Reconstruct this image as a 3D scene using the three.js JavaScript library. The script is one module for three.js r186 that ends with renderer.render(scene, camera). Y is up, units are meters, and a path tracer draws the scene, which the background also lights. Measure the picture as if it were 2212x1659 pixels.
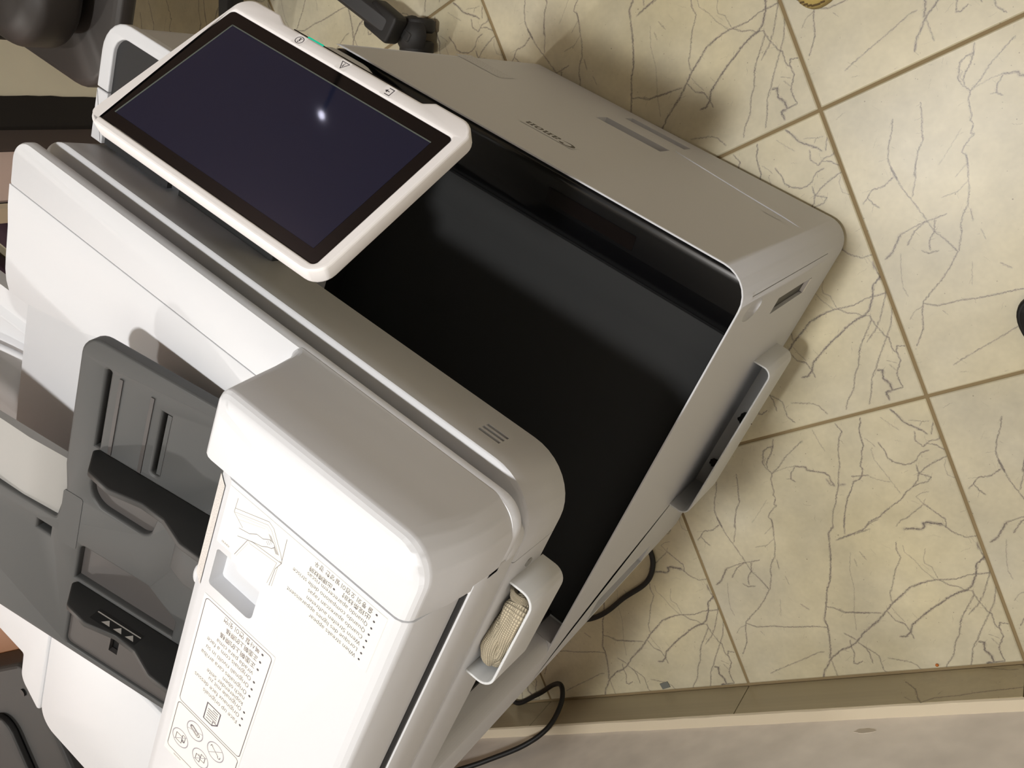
import * as THREE from 'three';
import { RectAreaLightUniformsLib } from 'three/addons/lights/RectAreaLightUniformsLib.js';
import { mergeGeometries, mergeVertices, toCreasedNormals } from 'three/addons/utils/BufferGeometryUtils.js';
import { ImprovedNoise } from 'three/addons/math/ImprovedNoise.js';
import { Brush, Evaluator, SUBTRACTION, INTERSECTION } from 'three-bvh-csg';

// ------------------------------------------------------------------ camera, light, exposure
// World: x = along the copier's front (to its right), y = up, z = out of the copier's front.
const scene = new THREE.Scene();
scene.background = new THREE.Color(0x0b0a09);
const camera = new THREE.PerspectiveCamera(2 * Math.atan(829.5 / 1867.2) * 180 / Math.PI, 2212 / 1659, 0.02, 30);
{
  const m = new THREE.Matrix4().makeBasis(
    new THREE.Vector3(-0.77734, -0.52116, 0.35232),
    new THREE.Vector3(0.53446, -0.25173, 0.80684),
    new THREE.Vector3(-0.33180, 0.81549, 0.47422));
  camera.quaternion.setFromRotationMatrix(m);
  camera.position.set(-0.150, 1.264, 0.2225);
}
scene.add(camera);

const renderer = new THREE.WebGLRenderer({ antialias: true });
renderer.toneMapping = THREE.LinearToneMapping;
renderer.toneMappingExposure = 1.0;
renderer.shadowMap.enabled = true;
renderer.shadowMap.type = THREE.PCFSoftShadowMap;
RectAreaLightUniformsLib.init();

const CEIL = 2.75;
// two small ceiling LED panels: [x, z, turn, luminance, warm colour]
const LAMPS = [
  { x: 0.08, z: 0.03, turn: 0.873, lum: 480, col: 0xfffdfa },
  { x: 1.75, z: -2.2, turn: 0.873, lum: 330, col: 0xfffcf6 },
  { x: 2.95, z: 3.42, turn: 0.873, lum: 100, col: 0xfffaff },
];
const LAMP_L = .15, LAMP_W = .15;
const WALL_LAMP = { pos: [-1.00, 1.45, .275], lum: 20, col: 0xfff6ea };

// ------------------------------------------------------------------ helpers
let seed = 12345;
const rnd = () => { seed = (seed * 1664525 + 1013904223) >>> 0; return seed / 4294967296; };
const noise = new ImprovedNoise();
const V2 = (x, y) => new THREE.Vector2(x, y);
const V3 = (x, y, z) => new THREE.Vector3(x, y, z);
const used = new Map();
function numbered(n) {
  const k = used.get(n) || 0; used.set(n, k + 1);
  return k ? n + '_' + String(k).padStart(3, '0') : n;
}
const bases = new Map();
function shadows(o) { o.castShadow = true; o.receiveShadow = true; return o; }
function thing(name, label, category, pos, group, kind) {
  const g = new THREE.Group(); g.name = numbered(name); g.position.set(...pos);
  g.userData = { label, category }; if (group) g.userData.group = group; if (kind) g.userData.kind = kind;
  scene.add(g); bases.set(g, pos); return g;
}
function prep(g) {
  g = g.index ? g.toNonIndexed() : g;
  for (const k of Object.keys(g.attributes)) if (!['position', 'normal', 'uv'].includes(k)) g.deleteAttribute(k);
  if (!g.attributes.uv) g.setAttribute('uv', new THREE.BufferAttribute(new Float32Array(g.attributes.position.count * 2), 2));
  if (!g.attributes.normal) g.computeVertexNormals();
  g.morphAttributes = {}; g.groups = [];
  return g;
}
const join = list => { const a = list.map(prep); return a.length > 1 ? mergeGeometries(a) : a[0]; };
// one named part: world-space geometry, re-based on the parent's position
function part(name, geoms, mat, parent, label) {
  const g = join(Array.isArray(geoms) ? geoms : [geoms]);
  let root = parent; while (!bases.has(root)) root = root.parent;
  const b = bases.get(root); g.translate(-b[0], -b[1], -b[2]);
  const m = shadows(new THREE.Mesh(g, mat)); m.name = name; parent.add(m);
  if (label) m.userData.label = label;
  return m;
}
function solo(name, label, category, geoms, mat, pos, group) {      // a thing that is one mesh
  const g = join(Array.isArray(geoms) ? geoms : [geoms]); g.translate(-pos[0], -pos[1], -pos[2]);
  const m = shadows(new THREE.Mesh(g, mat)); m.name = numbered(name); m.position.set(...pos);
  m.userData = { label, category }; if (group) m.userData.group = group; scene.add(m); return m;
}
function arcPts(pts, seg = 7) {                                     // polygon with rounded corners [x, y, r]
  const out = [], n = pts.length;
  for (let i = 0; i < n; i++) {
    const p = pts[i], a = pts[(i + n - 1) % n], b = pts[(i + 1) % n], r = p[2] || 0;
    if (!r) { out.push(V2(p[0], p[1])); continue; }
    const P = V2(p[0], p[1]), d1 = V2(a[0], a[1]).sub(P), d2 = V2(b[0], b[1]).sub(P), l1 = d1.length(), l2 = d2.length();
    d1.normalize(); d2.normalize();
    const ang = Math.acos(Math.max(-1, Math.min(1, d1.dot(d2)))), t = Math.min(r / Math.tan(ang / 2), l1 * .499, l2 * .499);
    const rr = t * Math.tan(ang / 2), c = d1.clone().add(d2).normalize().multiplyScalar(rr / Math.sin(ang / 2)).add(P);
    const s = P.clone().addScaledVector(d1, t).sub(c), e = P.clone().addScaledVector(d2, t).sub(c);
    let a0 = Math.atan2(s.y, s.x), a1 = Math.atan2(e.y, e.x), da = a1 - a0;
    while (da > Math.PI) da -= 2 * Math.PI; while (da < -Math.PI) da += 2 * Math.PI;
    for (let k = 0; k <= seg; k++) { const t2 = a0 + da * k / seg; out.push(V2(c.x + rr * Math.cos(t2), c.y + rr * Math.sin(t2))); }
  }
  return out;
}
const shapeOf = (pts, seg, holes) => { const s = new THREE.Shape(arcPts(pts, seg)); for (const h of holes || []) s.holes.push(new THREE.Path(arcPts(h, seg))); return s; };
function extrude(shape, depth, bev = 0, crease = .7) {
  const g = new THREE.ExtrudeGeometry(shape, bev ? { depth: depth - 2 * bev, bevelEnabled: true, bevelSize: bev, bevelThickness: bev, bevelOffset: -bev, bevelSegments: 3 } : { depth, bevelEnabled: false });
  if (bev) g.translate(0, 0, bev);
  return toCreasedNormals(prep(g), crease);
}
// plan polygon [x, z, r] between two heights
function extY(pts, y0, y1, bev = 0, holes) {
  const f = a => a.map(p => [p[0], -p[1], p[2]]);
  return extrude(shapeOf(f(pts), 7, (holes || []).map(f)), y1 - y0, bev).rotateX(-Math.PI / 2).translate(0, y0, 0);
}
// elevation polygon [x, y, r] between two depths
const extZ = (pts, z0, z1, bev = 0, holes) => extrude(shapeOf(pts, 7, holes), z1 - z0, bev).translate(0, 0, z0);
// side polygon [z, y, r] between two x
const extX = (pts, x0, x1, bev = 0) => extrude(shapeOf(pts, 7), x1 - x0, bev).rotateY(-Math.PI / 2).translate(x1, 0, 0);
const box = (x0, x1, y0, y1, z0, z1) => prep(new THREE.BoxGeometry(x1 - x0, y1 - y0, z1 - z0)).translate((x0 + x1) / 2, (y0 + y1) / 2, (z0 + z1) / 2);
function rbox(x0, x1, y0, y1, z0, z1, b = .002) { return extY([[x0, z0, b * 1.5], [x1, z0, b * 1.5], [x1, z1, b * 1.5], [x0, z1, b * 1.5]], y0, y1, b); }
// stack of rounded rectangles: levels { y, x0, x1, z0 (front), z1 (back), r: [front-left, front-right, back-right, back-left] }
function loft(levels, seg = 10, crease = .6) {
  const rings = levels.map(l => {
    const r = Array.isArray(l.r) ? l.r : [l.r, l.r, l.r, l.r], e = .0006;
    return arcPts([[l.x0, l.z0, Math.max(r[0], e)], [l.x1, l.z0, Math.max(r[1], e)], [l.x1, l.z1, Math.max(r[2], e)], [l.x0, l.z1, Math.max(r[3], e)]], seg);
  });
  const n = rings[0].length, P = [], tri = (a, b, c) => P.push(...a, ...b, ...c);
  const at = (i, k) => { const q = rings[i][(k + n) % n]; return [q.x, levels[i].y, q.y]; };
  for (let i = 0; i + 1 < rings.length; i++) for (let k = 0; k < n; k++) {
    const a = at(i, k), b = at(i, k + 1), c = at(i + 1, k + 1), d = at(i + 1, k);
    tri(a, b, c); tri(a, c, d);
  }
  const cap = (i, flip) => { const c = rings[i].reduce((s, q) => s.add(V2(q.x, q.y)), V2(0, 0)).divideScalar(n), C = [c.x, levels[i].y, c.y]; for (let k = 0; k < n; k++) flip ? tri(C, at(i, k + 1), at(i, k)) : tri(C, at(i, k), at(i, k + 1)); };
  cap(0, true); cap(rings.length - 1, false);
  const g = new THREE.BufferGeometry(); g.setAttribute('position', new THREE.Float32BufferAttribute(P, 3));
  return toCreasedNormals(prep(g), crease);
}
const level = (y, x0, x1, z0, z1, r) => ({ y, x0, x1, z0, z1, r });
function block(x0, x1, y0, y1, z0, z1, r, f = .004) {               // loft with filleted top and bottom edge
  const L = [], rr = Array.isArray(r) ? r : [r, r, r, r], k = [1, .62, .3, .08, 0];
  const lv = (y, i) => level(y, x0 + i, x1 - i, z0 - i, z1 + i, rr.map(q => Math.max(q - i, .0006)));
  k.forEach((q, j) => L.push(lv(y0 + f * (1 - Math.sqrt(Math.max(0, 1 - (q - 0) * (q - 0)))) * 0 + f * j / 4 * .9, f * q)));
  [...k].reverse().forEach((q, j) => L.push(lv(y1 - f * .9 * (4 - j) / 4, f * q)));
  return loft(L);
}
const ev = new Evaluator(); ev.attributes = ['position', 'normal', 'uv']; ev.useGroups = false;
function csg(a, list, op = SUBTRACTION) {
  let A = new Brush(prep(a)); A.updateMatrixWorld();
  for (const b of list) { const B = new Brush(prep(b)); B.updateMatrixWorld(); A = ev.evaluate(A, B, op); A.updateMatrixWorld(); }
  return prep(A.geometry);
}
function tube(pts, r, seg = 60, rad = 8, closed = false) { return prep(new THREE.TubeGeometry(new THREE.CatmullRomCurve3(pts.map(p => V3(...p)), closed, 'catmullrom', .5), seg, r, rad, closed)); }
const cyl = (r0, r1, h, n = 20) => prep(new THREE.CylinderGeometry(r0, r1, h, n));
// flat quad from an origin and two edge vectors, uv 0..1
function quad(o, a, b) {
  const g = new THREE.BufferGeometry(), p = [o, [o[0] + a[0], o[1] + a[1], o[2] + a[2]], [o[0] + a[0] + b[0], o[1] + a[1] + b[1], o[2] + a[2] + b[2]], [o[0] + b[0], o[1] + b[1], o[2] + b[2]]];
  g.setAttribute('position', new THREE.Float32BufferAttribute([p[0], p[1], p[2], p[0], p[2], p[3]].flat(), 3));
  g.setAttribute('uv', new THREE.Float32BufferAttribute([0, 0, 1, 0, 1, 1, 0, 0, 1, 1, 0, 1], 2)); g.computeVertexNormals(); return g;
}
// room frame: u, v are the floor tile axes
const RO = V3(.112, 0, .114), RU = V3(-.766, 0, -.643), RV = V3(-.643, 0, .766);
const room = (u, v, y = 0) => RO.clone().addScaledVector(RU, u).addScaledVector(RV, v).setY(y);
const ROOM = new THREE.Matrix4().makeBasis(RU, V3(0, 1, 0), RV.clone().negate()).setPosition(RO);
function uvBox(u0, u1, y0, y1, v0, v1) { return box(u0, u1, y0, y1, -v1, -v0).applyMatrix4(ROOM); }
// ------------------------------------------------------------------ textures and materials
function canvasTex(w, h, draw, srgb = true) {
  const c = document.createElement('canvas'); c.width = w; c.height = h; const g = c.getContext('2d'); draw(g, w, h);
  const t = new THREE.CanvasTexture(c); if (srgb) t.colorSpace = THREE.SRGBColorSpace; t.anisotropy = 8; return t;
}
function dataTex(n, fn, srgb, rep = true) {
  const d = new Uint8Array(n * n * 4);
  for (let y = 0; y < n; y++) for (let x = 0; x < n; x++) { const c = fn(x / n, y / n), i = (y * n + x) * 4; d[i] = c[0]; d[i + 1] = c[1]; d[i + 2] = c[2]; d[i + 3] = 255; }
  const t = new THREE.DataTexture(d, n, n); if (srgb) t.colorSpace = THREE.SRGBColorSpace;
  if (rep) t.wrapS = t.wrapT = THREE.RepeatWrapping; t.magFilter = THREE.LinearFilter; t.minFilter = THREE.LinearMipmapLinearFilter; t.generateMipmaps = true; t.needsUpdate = true; return t;
}
const fbm = (x, y, z, o = 4) => { let s = 0, a = .5, f = 1; for (let i = 0; i < o; i++) { s += a * noise.noise(x * f, y * f, z + i * 7.3); a *= .5; f *= 2.03; } return s; };
const std = (color, roughness, o = {}) => new THREE.MeshStandardMaterial({ color, roughness, ...o });
const grainTex = dataTex(256, () => { const v = 110 + rnd() * 90; return [v, v, v]; }, false); grainTex.repeat.set(60, 60);

const M = {
  shell: std(0xc8cace, .48),
  feeder: std(0xd2d4d8, .46),
  shelfDark: std(0x232426, .62),
  matteBlack: std(0x161819, .8),
  black: std(0x0c0c0d, .5),
  gloss: new THREE.MeshPhysicalMaterial({ color: 0x08080a, roughness: .28, clearcoat: 1, clearcoatRoughness: .09 }),
  window: new THREE.MeshPhysicalMaterial({ color: 0x0d0808, roughness: .2, clearcoat: 1, clearcoatRoughness: .06 }),
  tray: std(0x434444, .58), trayDark: std(0x232424, .5), well: std(0x464342, .5), grip: std(0x93928f, .5),
  frame: std(0xe6e4e4, .42),
  glass: new THREE.MeshPhysicalMaterial({ color: 0x060607, roughness: .035, ior: 1.5 }),
  screen: new THREE.MeshPhysicalMaterial({ color: 0x10121f, emissive: 0x12172c, emissiveIntensity: .5, roughness: .035, ior: 1.5 }),
  lcdEdge: std(0x59615c, .5),
  led: new THREE.MeshStandardMaterial({ color: 0x0a4a3c, emissive: 0x10e6b4, emissiveIntensity: .62, roughness: .4 }),
  pocket: std(0xcdcfd0, .5),
  rubber: std(0x121212, .55), chairBlack: std(0x1a1918, .62), chairLeather: std(0x2a2624, .48),
  grout: std(0x8f7d5c, .9), ledge: std(0xd6cab2, .85), ceiling: std(0xd8d2c6, .9),
  doorDark: std(0x1d1917, .7), screw: std(0xa9a9a6, .35, { metalness: .8 }),
};
const mottle = dataTex(512, (x, y) => { const f = fbm(x * 5, y * 5, 3, 5), k = fbm(x * 21, y * 21, 9, 3); const v = 1 + f * .14 + k * .06; return [236 * v, 229 * v, 220 * v].map(q => Math.max(0, Math.min(255, q))); }, true);
M.wall = new THREE.MeshStandardMaterial({ map: mottle, roughness: .8 });
M.wallPink = std(0xdcc3b9, .8); M.wallGreen = new THREE.MeshStandardMaterial({ map: mottle, color: 0xfdfcea, roughness: .55 });
const woodTex = canvasTex(512, 512, (g, w, h) => {
  g.fillStyle = '#8a5a34'; g.fillRect(0, 0, w, h);
  for (let i = 0; i < 700; i++) { g.strokeStyle = `rgba(${rnd() < .5 ? '60,34,16' : '176,122,78'},${.05 + rnd() * .14})`; g.lineWidth = .6 + rnd() * 2; const y = rnd() * h, x = rnd() * w, l = 60 + rnd() * 260; g.beginPath(); g.moveTo(x, y); g.bezierCurveTo(x + l * .3, y + rnd() * 6 - 3, x + l * .6, y + rnd() * 8 - 4, x + l, y + rnd() * 8 - 4); g.stroke(); }
});
M.wood = new THREE.MeshStandardMaterial({ map: woodTex, roughness: .42 });
// veins of the marble tile: width, darkness, then points in thousandths of the tile (the same print on every tile)
const VEINS = `26 13,459 40,447 65,431 84,411 98,401 115,399
26 40,449 38,428 48,407 65,400 89,389 110,393 137,408 158,396 180,393 207,390 218,382 230,387 254,372 259,380 282,345 297,333 312,342 341,336
14 65,400 76,406 90,394 101,399
25 137,408 116,446 90,475 71,508 45,558
36 129,496 142,536 153,535 164,559 178,594 192,604 211,603 230,609
14 137,408 132,431 128,464 129,496
26 134,497 153,476 172,467 187,481
14 169,453 172,467
26 12,689 46,701 70,682 110,665 159,654 202,634 235,622 264,606 296,591 316,575 364,555 383,551
28 15,776 33,771 49,760 76,755 113,753 129,741 156,733 181,718 191,723 217,712 227,699 231,677 254,663 284,638 336,610 369,596 390,587
13 15,606 58,612 101,621
26 109,275 152,265 197,251 217,247 246,222 294,197 313,189
25 121,188 162,170 193,151 229,137 260,135 300,141
26 211,678 213,695 220,734
43 202,591 226,598 233,611
43 233,629 234,646
12 307,264 265,314 230,354
25 257,136 283,141 303,140
36 12,878 32,891 65,905 88,929 106,950 123,961
14 63,921 71,946 79,962 81,980
14 79,957 90,948
13 30,839 57,858 87,881
25 89,990 127,973
25 103,1007 128,1000 148,992 148,961 156,947 162,936 137,919 105,926
25 154,950 166,976 182,989 202,1009
26 209,1009 213,982 223,947 234,919 246,901 248,893 231,893 219,894
26 178,948 181,923 192,908 204,899 210,881 209,859 195,833 175,815 151,815 114,804
25 248,893 259,908 270,926 284,910 284,883 291,859
27 248,893 269,883 291,859 304,833 329,805 344,771 357,744 374,718 385,677 404,658
14 318,902 318,880 327,858 356,872 340,884
26 356,872 388,895 424,921 451,914
25 359,871 379,833 395,805 400,781 418,761
13 131,773 171,771 212,785 259,800 306,813
14 88,765 108,781 126,789
13 226,737 239,753 250,775 258,795
13 218,988 242,977 275,977 288,994 279,1007
25 371,999 404,1001 415,1008
47 432,782 436,812 444,836 437,849 424,848 423,864 439,905
25 440,905 476,933 497,962 498,997 492,1006
27 427,556 416,616 407,655
25 407,655 391,676 381,712
25 475,740 505,733 533,738 572,707 634,674 656,659 687,654
38 571,1008 576,994 595,964 634,950 669,926 683,906 685,885 697,848 720,804 745,754 768,719 785,692 811,680 825,658 824,636
25 528,987 570,993 597,997 613,1002 644,987 706,950 737,924 770,884
26 632,993 629,929 638,887 632,829 631,795
37 631,795 645,732 673,691 695,655 723,623 755,583 775,550 796,517 825,484 843,455 852,417 859,403
25 631,833 654,855 666,885 679,897 687,921 718,927 755,941 766,944 775,954 813,952 829,959
26 702,922 747,885 764,870 789,852 834,834 866,810 915,788 944,758 974,742
25 669,1003 743,970 781,942 827,906 866,880 891,859 936,842 977,820
27 818,991 810,969 826,961 860,964 899,938 930,938 950,941 950,909
47 871,885 876,900 902,892 927,907 950,906 952,886 979,887
25 724,627 762,643 778,670 807,678 836,682
14 710,646 740,657 770,672
13 485,577 550,552 622,544 709,513 781,496
23 487,610 522,623
23 511,583 539,582
26 788,448 817,480
26 818,460 843,455 869,458 909,442 914,453 904,476
26 830,486 853,505 878,511 916,510
25 843,497 871,525 890,541 918,539 947,540 974,557
24 901,570 913,607 924,642 938,659 972,676
25 693,462 706,480 715,530 727,604
14 490,759 517,757 544,776 590,795 612,809 633,819
14 627,831 583,825 565,807 546,810 514,827
14 848,922 866,951
14 864,926 888,941
42 521,989 546,985
25 263,135 335,146 386,162 445,178 495,189 529,210 580,231
26 580,231 622,192 652,155 696,90 730,75 782,61 828,26
25 304,341 337,337 410,318 454,301 472,282 503,264 528,259 580,233
26 320,41 303,61 305,101 289,134
26 320,41 348,52 364,64
25 322,40 334,23
37 527,27 515,54 486,79 469,94
26 469,94 463,127 457,169 458,203 456,238
26 458,173 473,136 508,103
26 462,201 495,189 518,167 547,160
25 539,137 555,153 557,182
26 701,88 723,124 727,191 736,230 743,289 748,348 758,396
36 379,551 399,528 438,518 500,500 578,470 608,448 675,420 727,395 752,398 802,388 860,372 880,360
24 356,600 413,582
25 675,420 687,449 708,476 722,566
37 859,403 881,368 932,322 961,307
24 921,109 904,159 884,229 871,275 854,322 853,350
14 526,76 585,58 633,48 665,53
24 467,305 504,299
14 536,312 571,315
24 277,204 318,192 369,164
13 359,295 333,338
14 404,240 404,287 385,319
25 431,544 423,591 411,673
12 623,259 693,237
14 739,34 719,55 709,85
13 742,134 761,144
23 654,330 679,353
24 893,364 957,365`;
function drawMarble(g, n) {
  const im = g.createImageData(n, n);
  for (let y = 0; y < n; y++) for (let x = 0; x < n; x++) {
    const X = x / n, Y = y / n, a = fbm(X * 3.2, Y * 3.2, 1.7, 4), b = fbm(X * 14, Y * 14, 5.1, 3), c = fbm(X * 60, Y * 60, 2.2, 2), w = fbm(X * 2.1 + 8, Y * 2.1, 4.4, 3);
    const v = 1 + a * .13 + b * .055 + c * .035, i = (y * n + x) * 4, warm = w * 16;
    im.data[i] = Math.min(255, 200 * v + warm * .3); im.data[i + 1] = Math.min(255, 192 * v); im.data[i + 2] = Math.min(255, 165 * v - warm); im.data[i + 3] = 255;
  }
  g.putImageData(im, 0, 0);
  g.lineCap = 'round'; g.lineJoin = 'round';
  const jag = (p, amp) => { const o = []; for (let i = 0; i + 1 < p.length; i++) { const [x0, y0] = p[i], [x1, y1] = p[i + 1], L = Math.hypot(x1 - x0, y1 - y0), k = Math.max(2, Math.round(L / 7)); for (let j = 0; j < k; j++) { const t = j / k, q = j ? amp : amp * .2; o.push([x0 + (x1 - x0) * t + (rnd() - .5) * q, y0 + (y1 - y0) * t + (rnd() - .5) * q]); } } o.push(p[p.length - 1]); return o; };
  const stroke = (p, w, col) => { g.strokeStyle = col; for (let i = 0; i + 1 < p.length; i++) { g.lineWidth = w * (.45 + .9 * rnd()); g.globalAlpha = .45 + .55 * rnd(); g.beginPath(); g.moveTo(...p[i]); g.lineTo(...p[i + 1]); g.stroke(); } g.globalAlpha = 1; };
  const S = n / 1000;
  // s runs along u (texture y downwards), q along v
  for (const line of VEINS.split('\n')) {
    const a = line.split(' '), W = +a[0][0], D = +a[0][1];
    const p = a.slice(1).map(q => q.split(',').map(Number)).map(([s, q]) => [q * S, s * S]);
    stroke(jag(p, 3 * S), (W * 3 + 1.5) * S, `rgba(118,108,100,${.03 + D * .009})`);
    stroke(jag(p, 4 * S), (W * 1.7 + .8) * S, `rgba(112,102,96,${.06 + D * .03})`); stroke(jag(p, 4.5 * S), (W * .8 + .35) * S, `rgba(90,82,78,${.06 + D * .072})`);
    if (W > 1 && D > 4) for (let k = 0; k < p.length; k++) if (rnd() < .35) { const [x, y] = p[k], t = rnd() * 6.3, L = (8 + rnd() * 22) * S; stroke(jag([[x, y], [x + Math.cos(t) * L, y + Math.sin(t) * L]], 3 * S), 1.3 * S, `rgba(90,82,78,${.2 + rnd() * .25})`); }
  }
  for (let i = 0; i < 150; i++) { const x = rnd() * n, y = rnd() * n, t = rnd() * 6.3, L = (4 + rnd() * 30) * S; stroke(jag([[x, y], [x + Math.cos(t) * L, y + Math.sin(t) * L]], 4 * S), (1 + rnd()) * S, `rgba(98,88,80,${.06 + rnd() * .2})`); }
  for (let i = 0; i < 130; i++) { g.fillStyle = `rgba(70,58,48,${.1 + rnd() * .35})`; g.beginPath(); g.arc(rnd() * n, rnd() * n, (.5 + rnd() * 1.6) * S, 0, 7); g.fill(); }
}
const marble = canvasTex(1536, 1536, g => drawMarble(g, 1536));
M.marble = new THREE.MeshPhysicalMaterial({ map: marble, roughness: .37, ior: 1.5 });
// ------------------------------------------------------------------ the room
const T = .418, GAP = .0048, UW = .822, UWALL = .8406, VW = -1.3;
const U_MIN = -4.6, V_MIN = -3.4, V_MAX = 2.6;
function struct(name, pos) { const g = new THREE.Group(); g.name = name; g.position.set(...pos); g.userData = { kind: 'structure' }; scene.add(g); bases.set(g, pos); return g; }
function structMesh(name, geoms, mat, label) { const g = join(Array.isArray(geoms) ? geoms : [geoms]); const m = shadows(new THREE.Mesh(g, mat)); m.name = name; m.userData = { kind: 'structure' }; if (label) m.userData.label = label; scene.add(m); return m; }
const floor = struct('floor', [0, 0, 0]);
part('grout_bed', uvBox(U_MIN, UWALL + .1, -.12, -.0022, V_MIN, V_MAX), M.grout, floor, 'brown grout between the marble tiles');
function tileGeo(du, dv) {
  const h = GAP / 2, c = .0016, g = loft([level(-.009, h, du - h, -h, -dv + h, .0008), level(-c * .7, h, du - h, -h, -dv + h, .0008), level(0, h + c, du - h - c, -h - c, -dv + h + c, .0008)], 1, .2);
  const p = g.attributes.position, uv = new Float32Array(p.count * 2);
  for (let i = 0; i < p.count; i++) { uv[i * 2] = -p.getZ(i) / T; uv[i * 2 + 1] = 1 - p.getX(i) / T; }
  g.setAttribute('uv', new THREE.BufferAttribute(uv, 2));
  return g.applyMatrix4(new THREE.Matrix4().makeBasis(RU, V3(0, 1, 0), RV.clone().negate()));
}
{
  const full = tileGeo(T, T), cut = tileGeo(UW - T - .002, T);
  for (let i = -6; i <= 1; i++) for (let j = -8; j <= 3; j++) {
    const m = shadows(new THREE.Mesh(i === 1 ? cut : full, M.marble)); m.name = 'tile';
    m.position.copy(room(i * T, j * T)); floor.add(m);
  }
}
// back wall with a tiled skirting and a pale mortar ledge on top of it
const wallBack = structMesh('wall_back', uvBox(UWALL, UWALL + .12, 0, CEIL, V_MIN, V_MAX), M.wall);
{ // world-scale uv for the mottled plaster
  for (const m of [wallBack]) { const p = m.geometry.attributes.position, uv = m.geometry.attributes.uv; for (let i = 0; i < p.count; i++) { const q = V3(p.getX(i), p.getY(i), p.getZ(i)).sub(RO); uv.setXY(i, q.dot(RV) / .9, p.getY(i) / .9); } }
}
const skirting = struct('baseboard_back', room(UW, 0).toArray());
{
  const mk = (v0, v1) => {
    const g = uvBox(UW, UWALL - .0004, .0005, .083, v0 + .001, v1 - .001), p = g.attributes.position, uv = g.attributes.uv;
    for (let i = 0; i < p.count; i++) { const q = V3(p.getX(i), p.getY(i), p.getZ(i)).sub(RO); uv.setXY(i, q.dot(RV) / T * .9 + .37, p.getY(i) / T * .9 + .12); }
    part('skirting_tile', g, M.skirt, skirting);
  };
  M.skirt = new THREE.MeshPhysicalMaterial({ map: marble, color: 0xd4cdc2, roughness: .34 });
  for (let j = -5; j <= 2; j++) mk(j * T, (j + 1) * T);
  const strip = [], N = 160, v0 = -2.1, v1 = 1.25;                       // uneven mortar bead along the top of the tiles
  const P = [], q = (k, e) => { const v = v0 + (v1 - v0) * k / N, w = noise.noise(v * 17, 3.1, e) * .0016 + noise.noise(v * 60, 1.1, e) * .0007; return v => v; };
  for (let k = 0; k < N; k++) {
    const va = v0 + (v1 - v0) * k / N, vb = v0 + (v1 - v0) * (k + 1) / N;
    const h = v => .0862 + noise.noise(v * 23, .4, 2) * .0012, f = v => UW + .0008 + noise.noise(v * 31, 2.4, 5) * .0009;
    const A = room(f(va), va, .083), B = room(f(vb), vb, .083), A1 = room(f(va) + .0012, va, h(va)), B1 = room(f(vb) + .0012, vb, h(vb)), A2 = room(UWALL + .001, va, h(va) + .001), B2 = room(UWALL + .001, vb, h(vb) + .001);
    for (const t of [[A, A1, B], [B, A1, B1], [A1, A2, B1], [B1, A2, B2]]) for (const c of t) P.push(c.x, c.y, c.z);
  }
  const g = new THREE.BufferGeometry(); g.setAttribute('position', new THREE.Float32BufferAttribute(P, 3)); g.computeVertexNormals();
  part('mortar_ledge', toCreasedNormals(prep(g), 1), M.ledge, skirting, 'pale rough mortar ledge on top of the skirting');
}
// chipped spot in the plaster just above the ledge
{
  const s = new THREE.Shape(); const n = 26;
  for (let k = 0; k < n; k++) { const a = k / n * 6.283, r = 1 + noise.noise(Math.cos(a) * 2, Math.sin(a) * 2, 4) * .35; const x = Math.cos(a) * .015 * r, y = Math.sin(a) * .0055 * r; k ? s.lineTo(x, y) : s.moveTo(x, y); }
  const g = extrude(s, .0012, .0004).applyMatrix4(new THREE.Matrix4().makeBasis(RV.clone().negate(), V3(0, 1, 0), RU.clone().negate()).setPosition(room(UWALL + .0004, -.208, .118)));
  part('plaster_chip', g.translate(0, 0, 0), std(0xc9bfb0, .9), (() => { bases.set(wallBack, [0, 0, 0]); return wallBack; })(), 'whitish chip in the painted plaster');
}
// side wall with the dark door frame, the pink door panel beyond it
structMesh('wall_side', uvBox(U_MIN, -.652, 0, CEIL, VW - .12, VW), M.wallGreen);
{
  const d = struct('door_1', room(-.55, VW).toArray());
  const ragged = (u0, u1, v0, v1, a, b) => {                             // post with chipped long edges
    const N = 46, P = [];
    const e = (y, k) => noise.noise(y * 26, k, 1.7) * .0035 + noise.noise(y * 90, k, 6) * .0016;
    for (let i = 0; i < N; i++) { const y0 = i / N * 1.1, y1 = (i + 1) / N * 1.1; const L0 = room(u0 + e(y0, a), v1, y0), L1 = room(u0 + e(y1, a), v1, y1), R0 = room(u1 + e(y0, b), v1, y0), R1 = room(u1 + e(y1, b), v1, y1); for (const t of [[L0, R0, L1], [L1, R0, R1]]) for (const c of t) P.push(c.x, c.y, c.z); }
    const g = new THREE.BufferGeometry(); g.setAttribute('position', new THREE.Float32BufferAttribute(P, 3)); g.computeVertexNormals(); return prep(g);
  };
  part('door_post', [uvBox(-.6515, -.592, 0, 2.1, VW - .12, VW + .004), ragged(-.655, -.593, VW, VW + .0046, 1, 2)], M.doorDark, d, 'black painted door post with chipped edges');
  part('door_stop', [uvBox(-.592, -.553, 0, 2.1, VW - .12, VW - .012)], std(0x4d423d, .7), d, 'brown inner strip of the door frame');
  part('door_panel', uvBox(-.552, -.457, 0, 2.1, VW - .06, VW - .02), M.wallPink, d, 'narrow pinkish door panel');
  part('door_edge', uvBox(-.4565, -.451, 0, 2.1, VW - .08, VW - .03), M.black, d);
  part('door_casing', uvBox(-.451, -.441, 0, 2.1, VW - .1, VW - .02), std(0xc8b8a0, .7), d);
}
structMesh('wall_far', uvBox(U_MIN, UWALL + .1, 0, CEIL, V_MIN - .1, V_MIN), M.wallPink);
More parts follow.
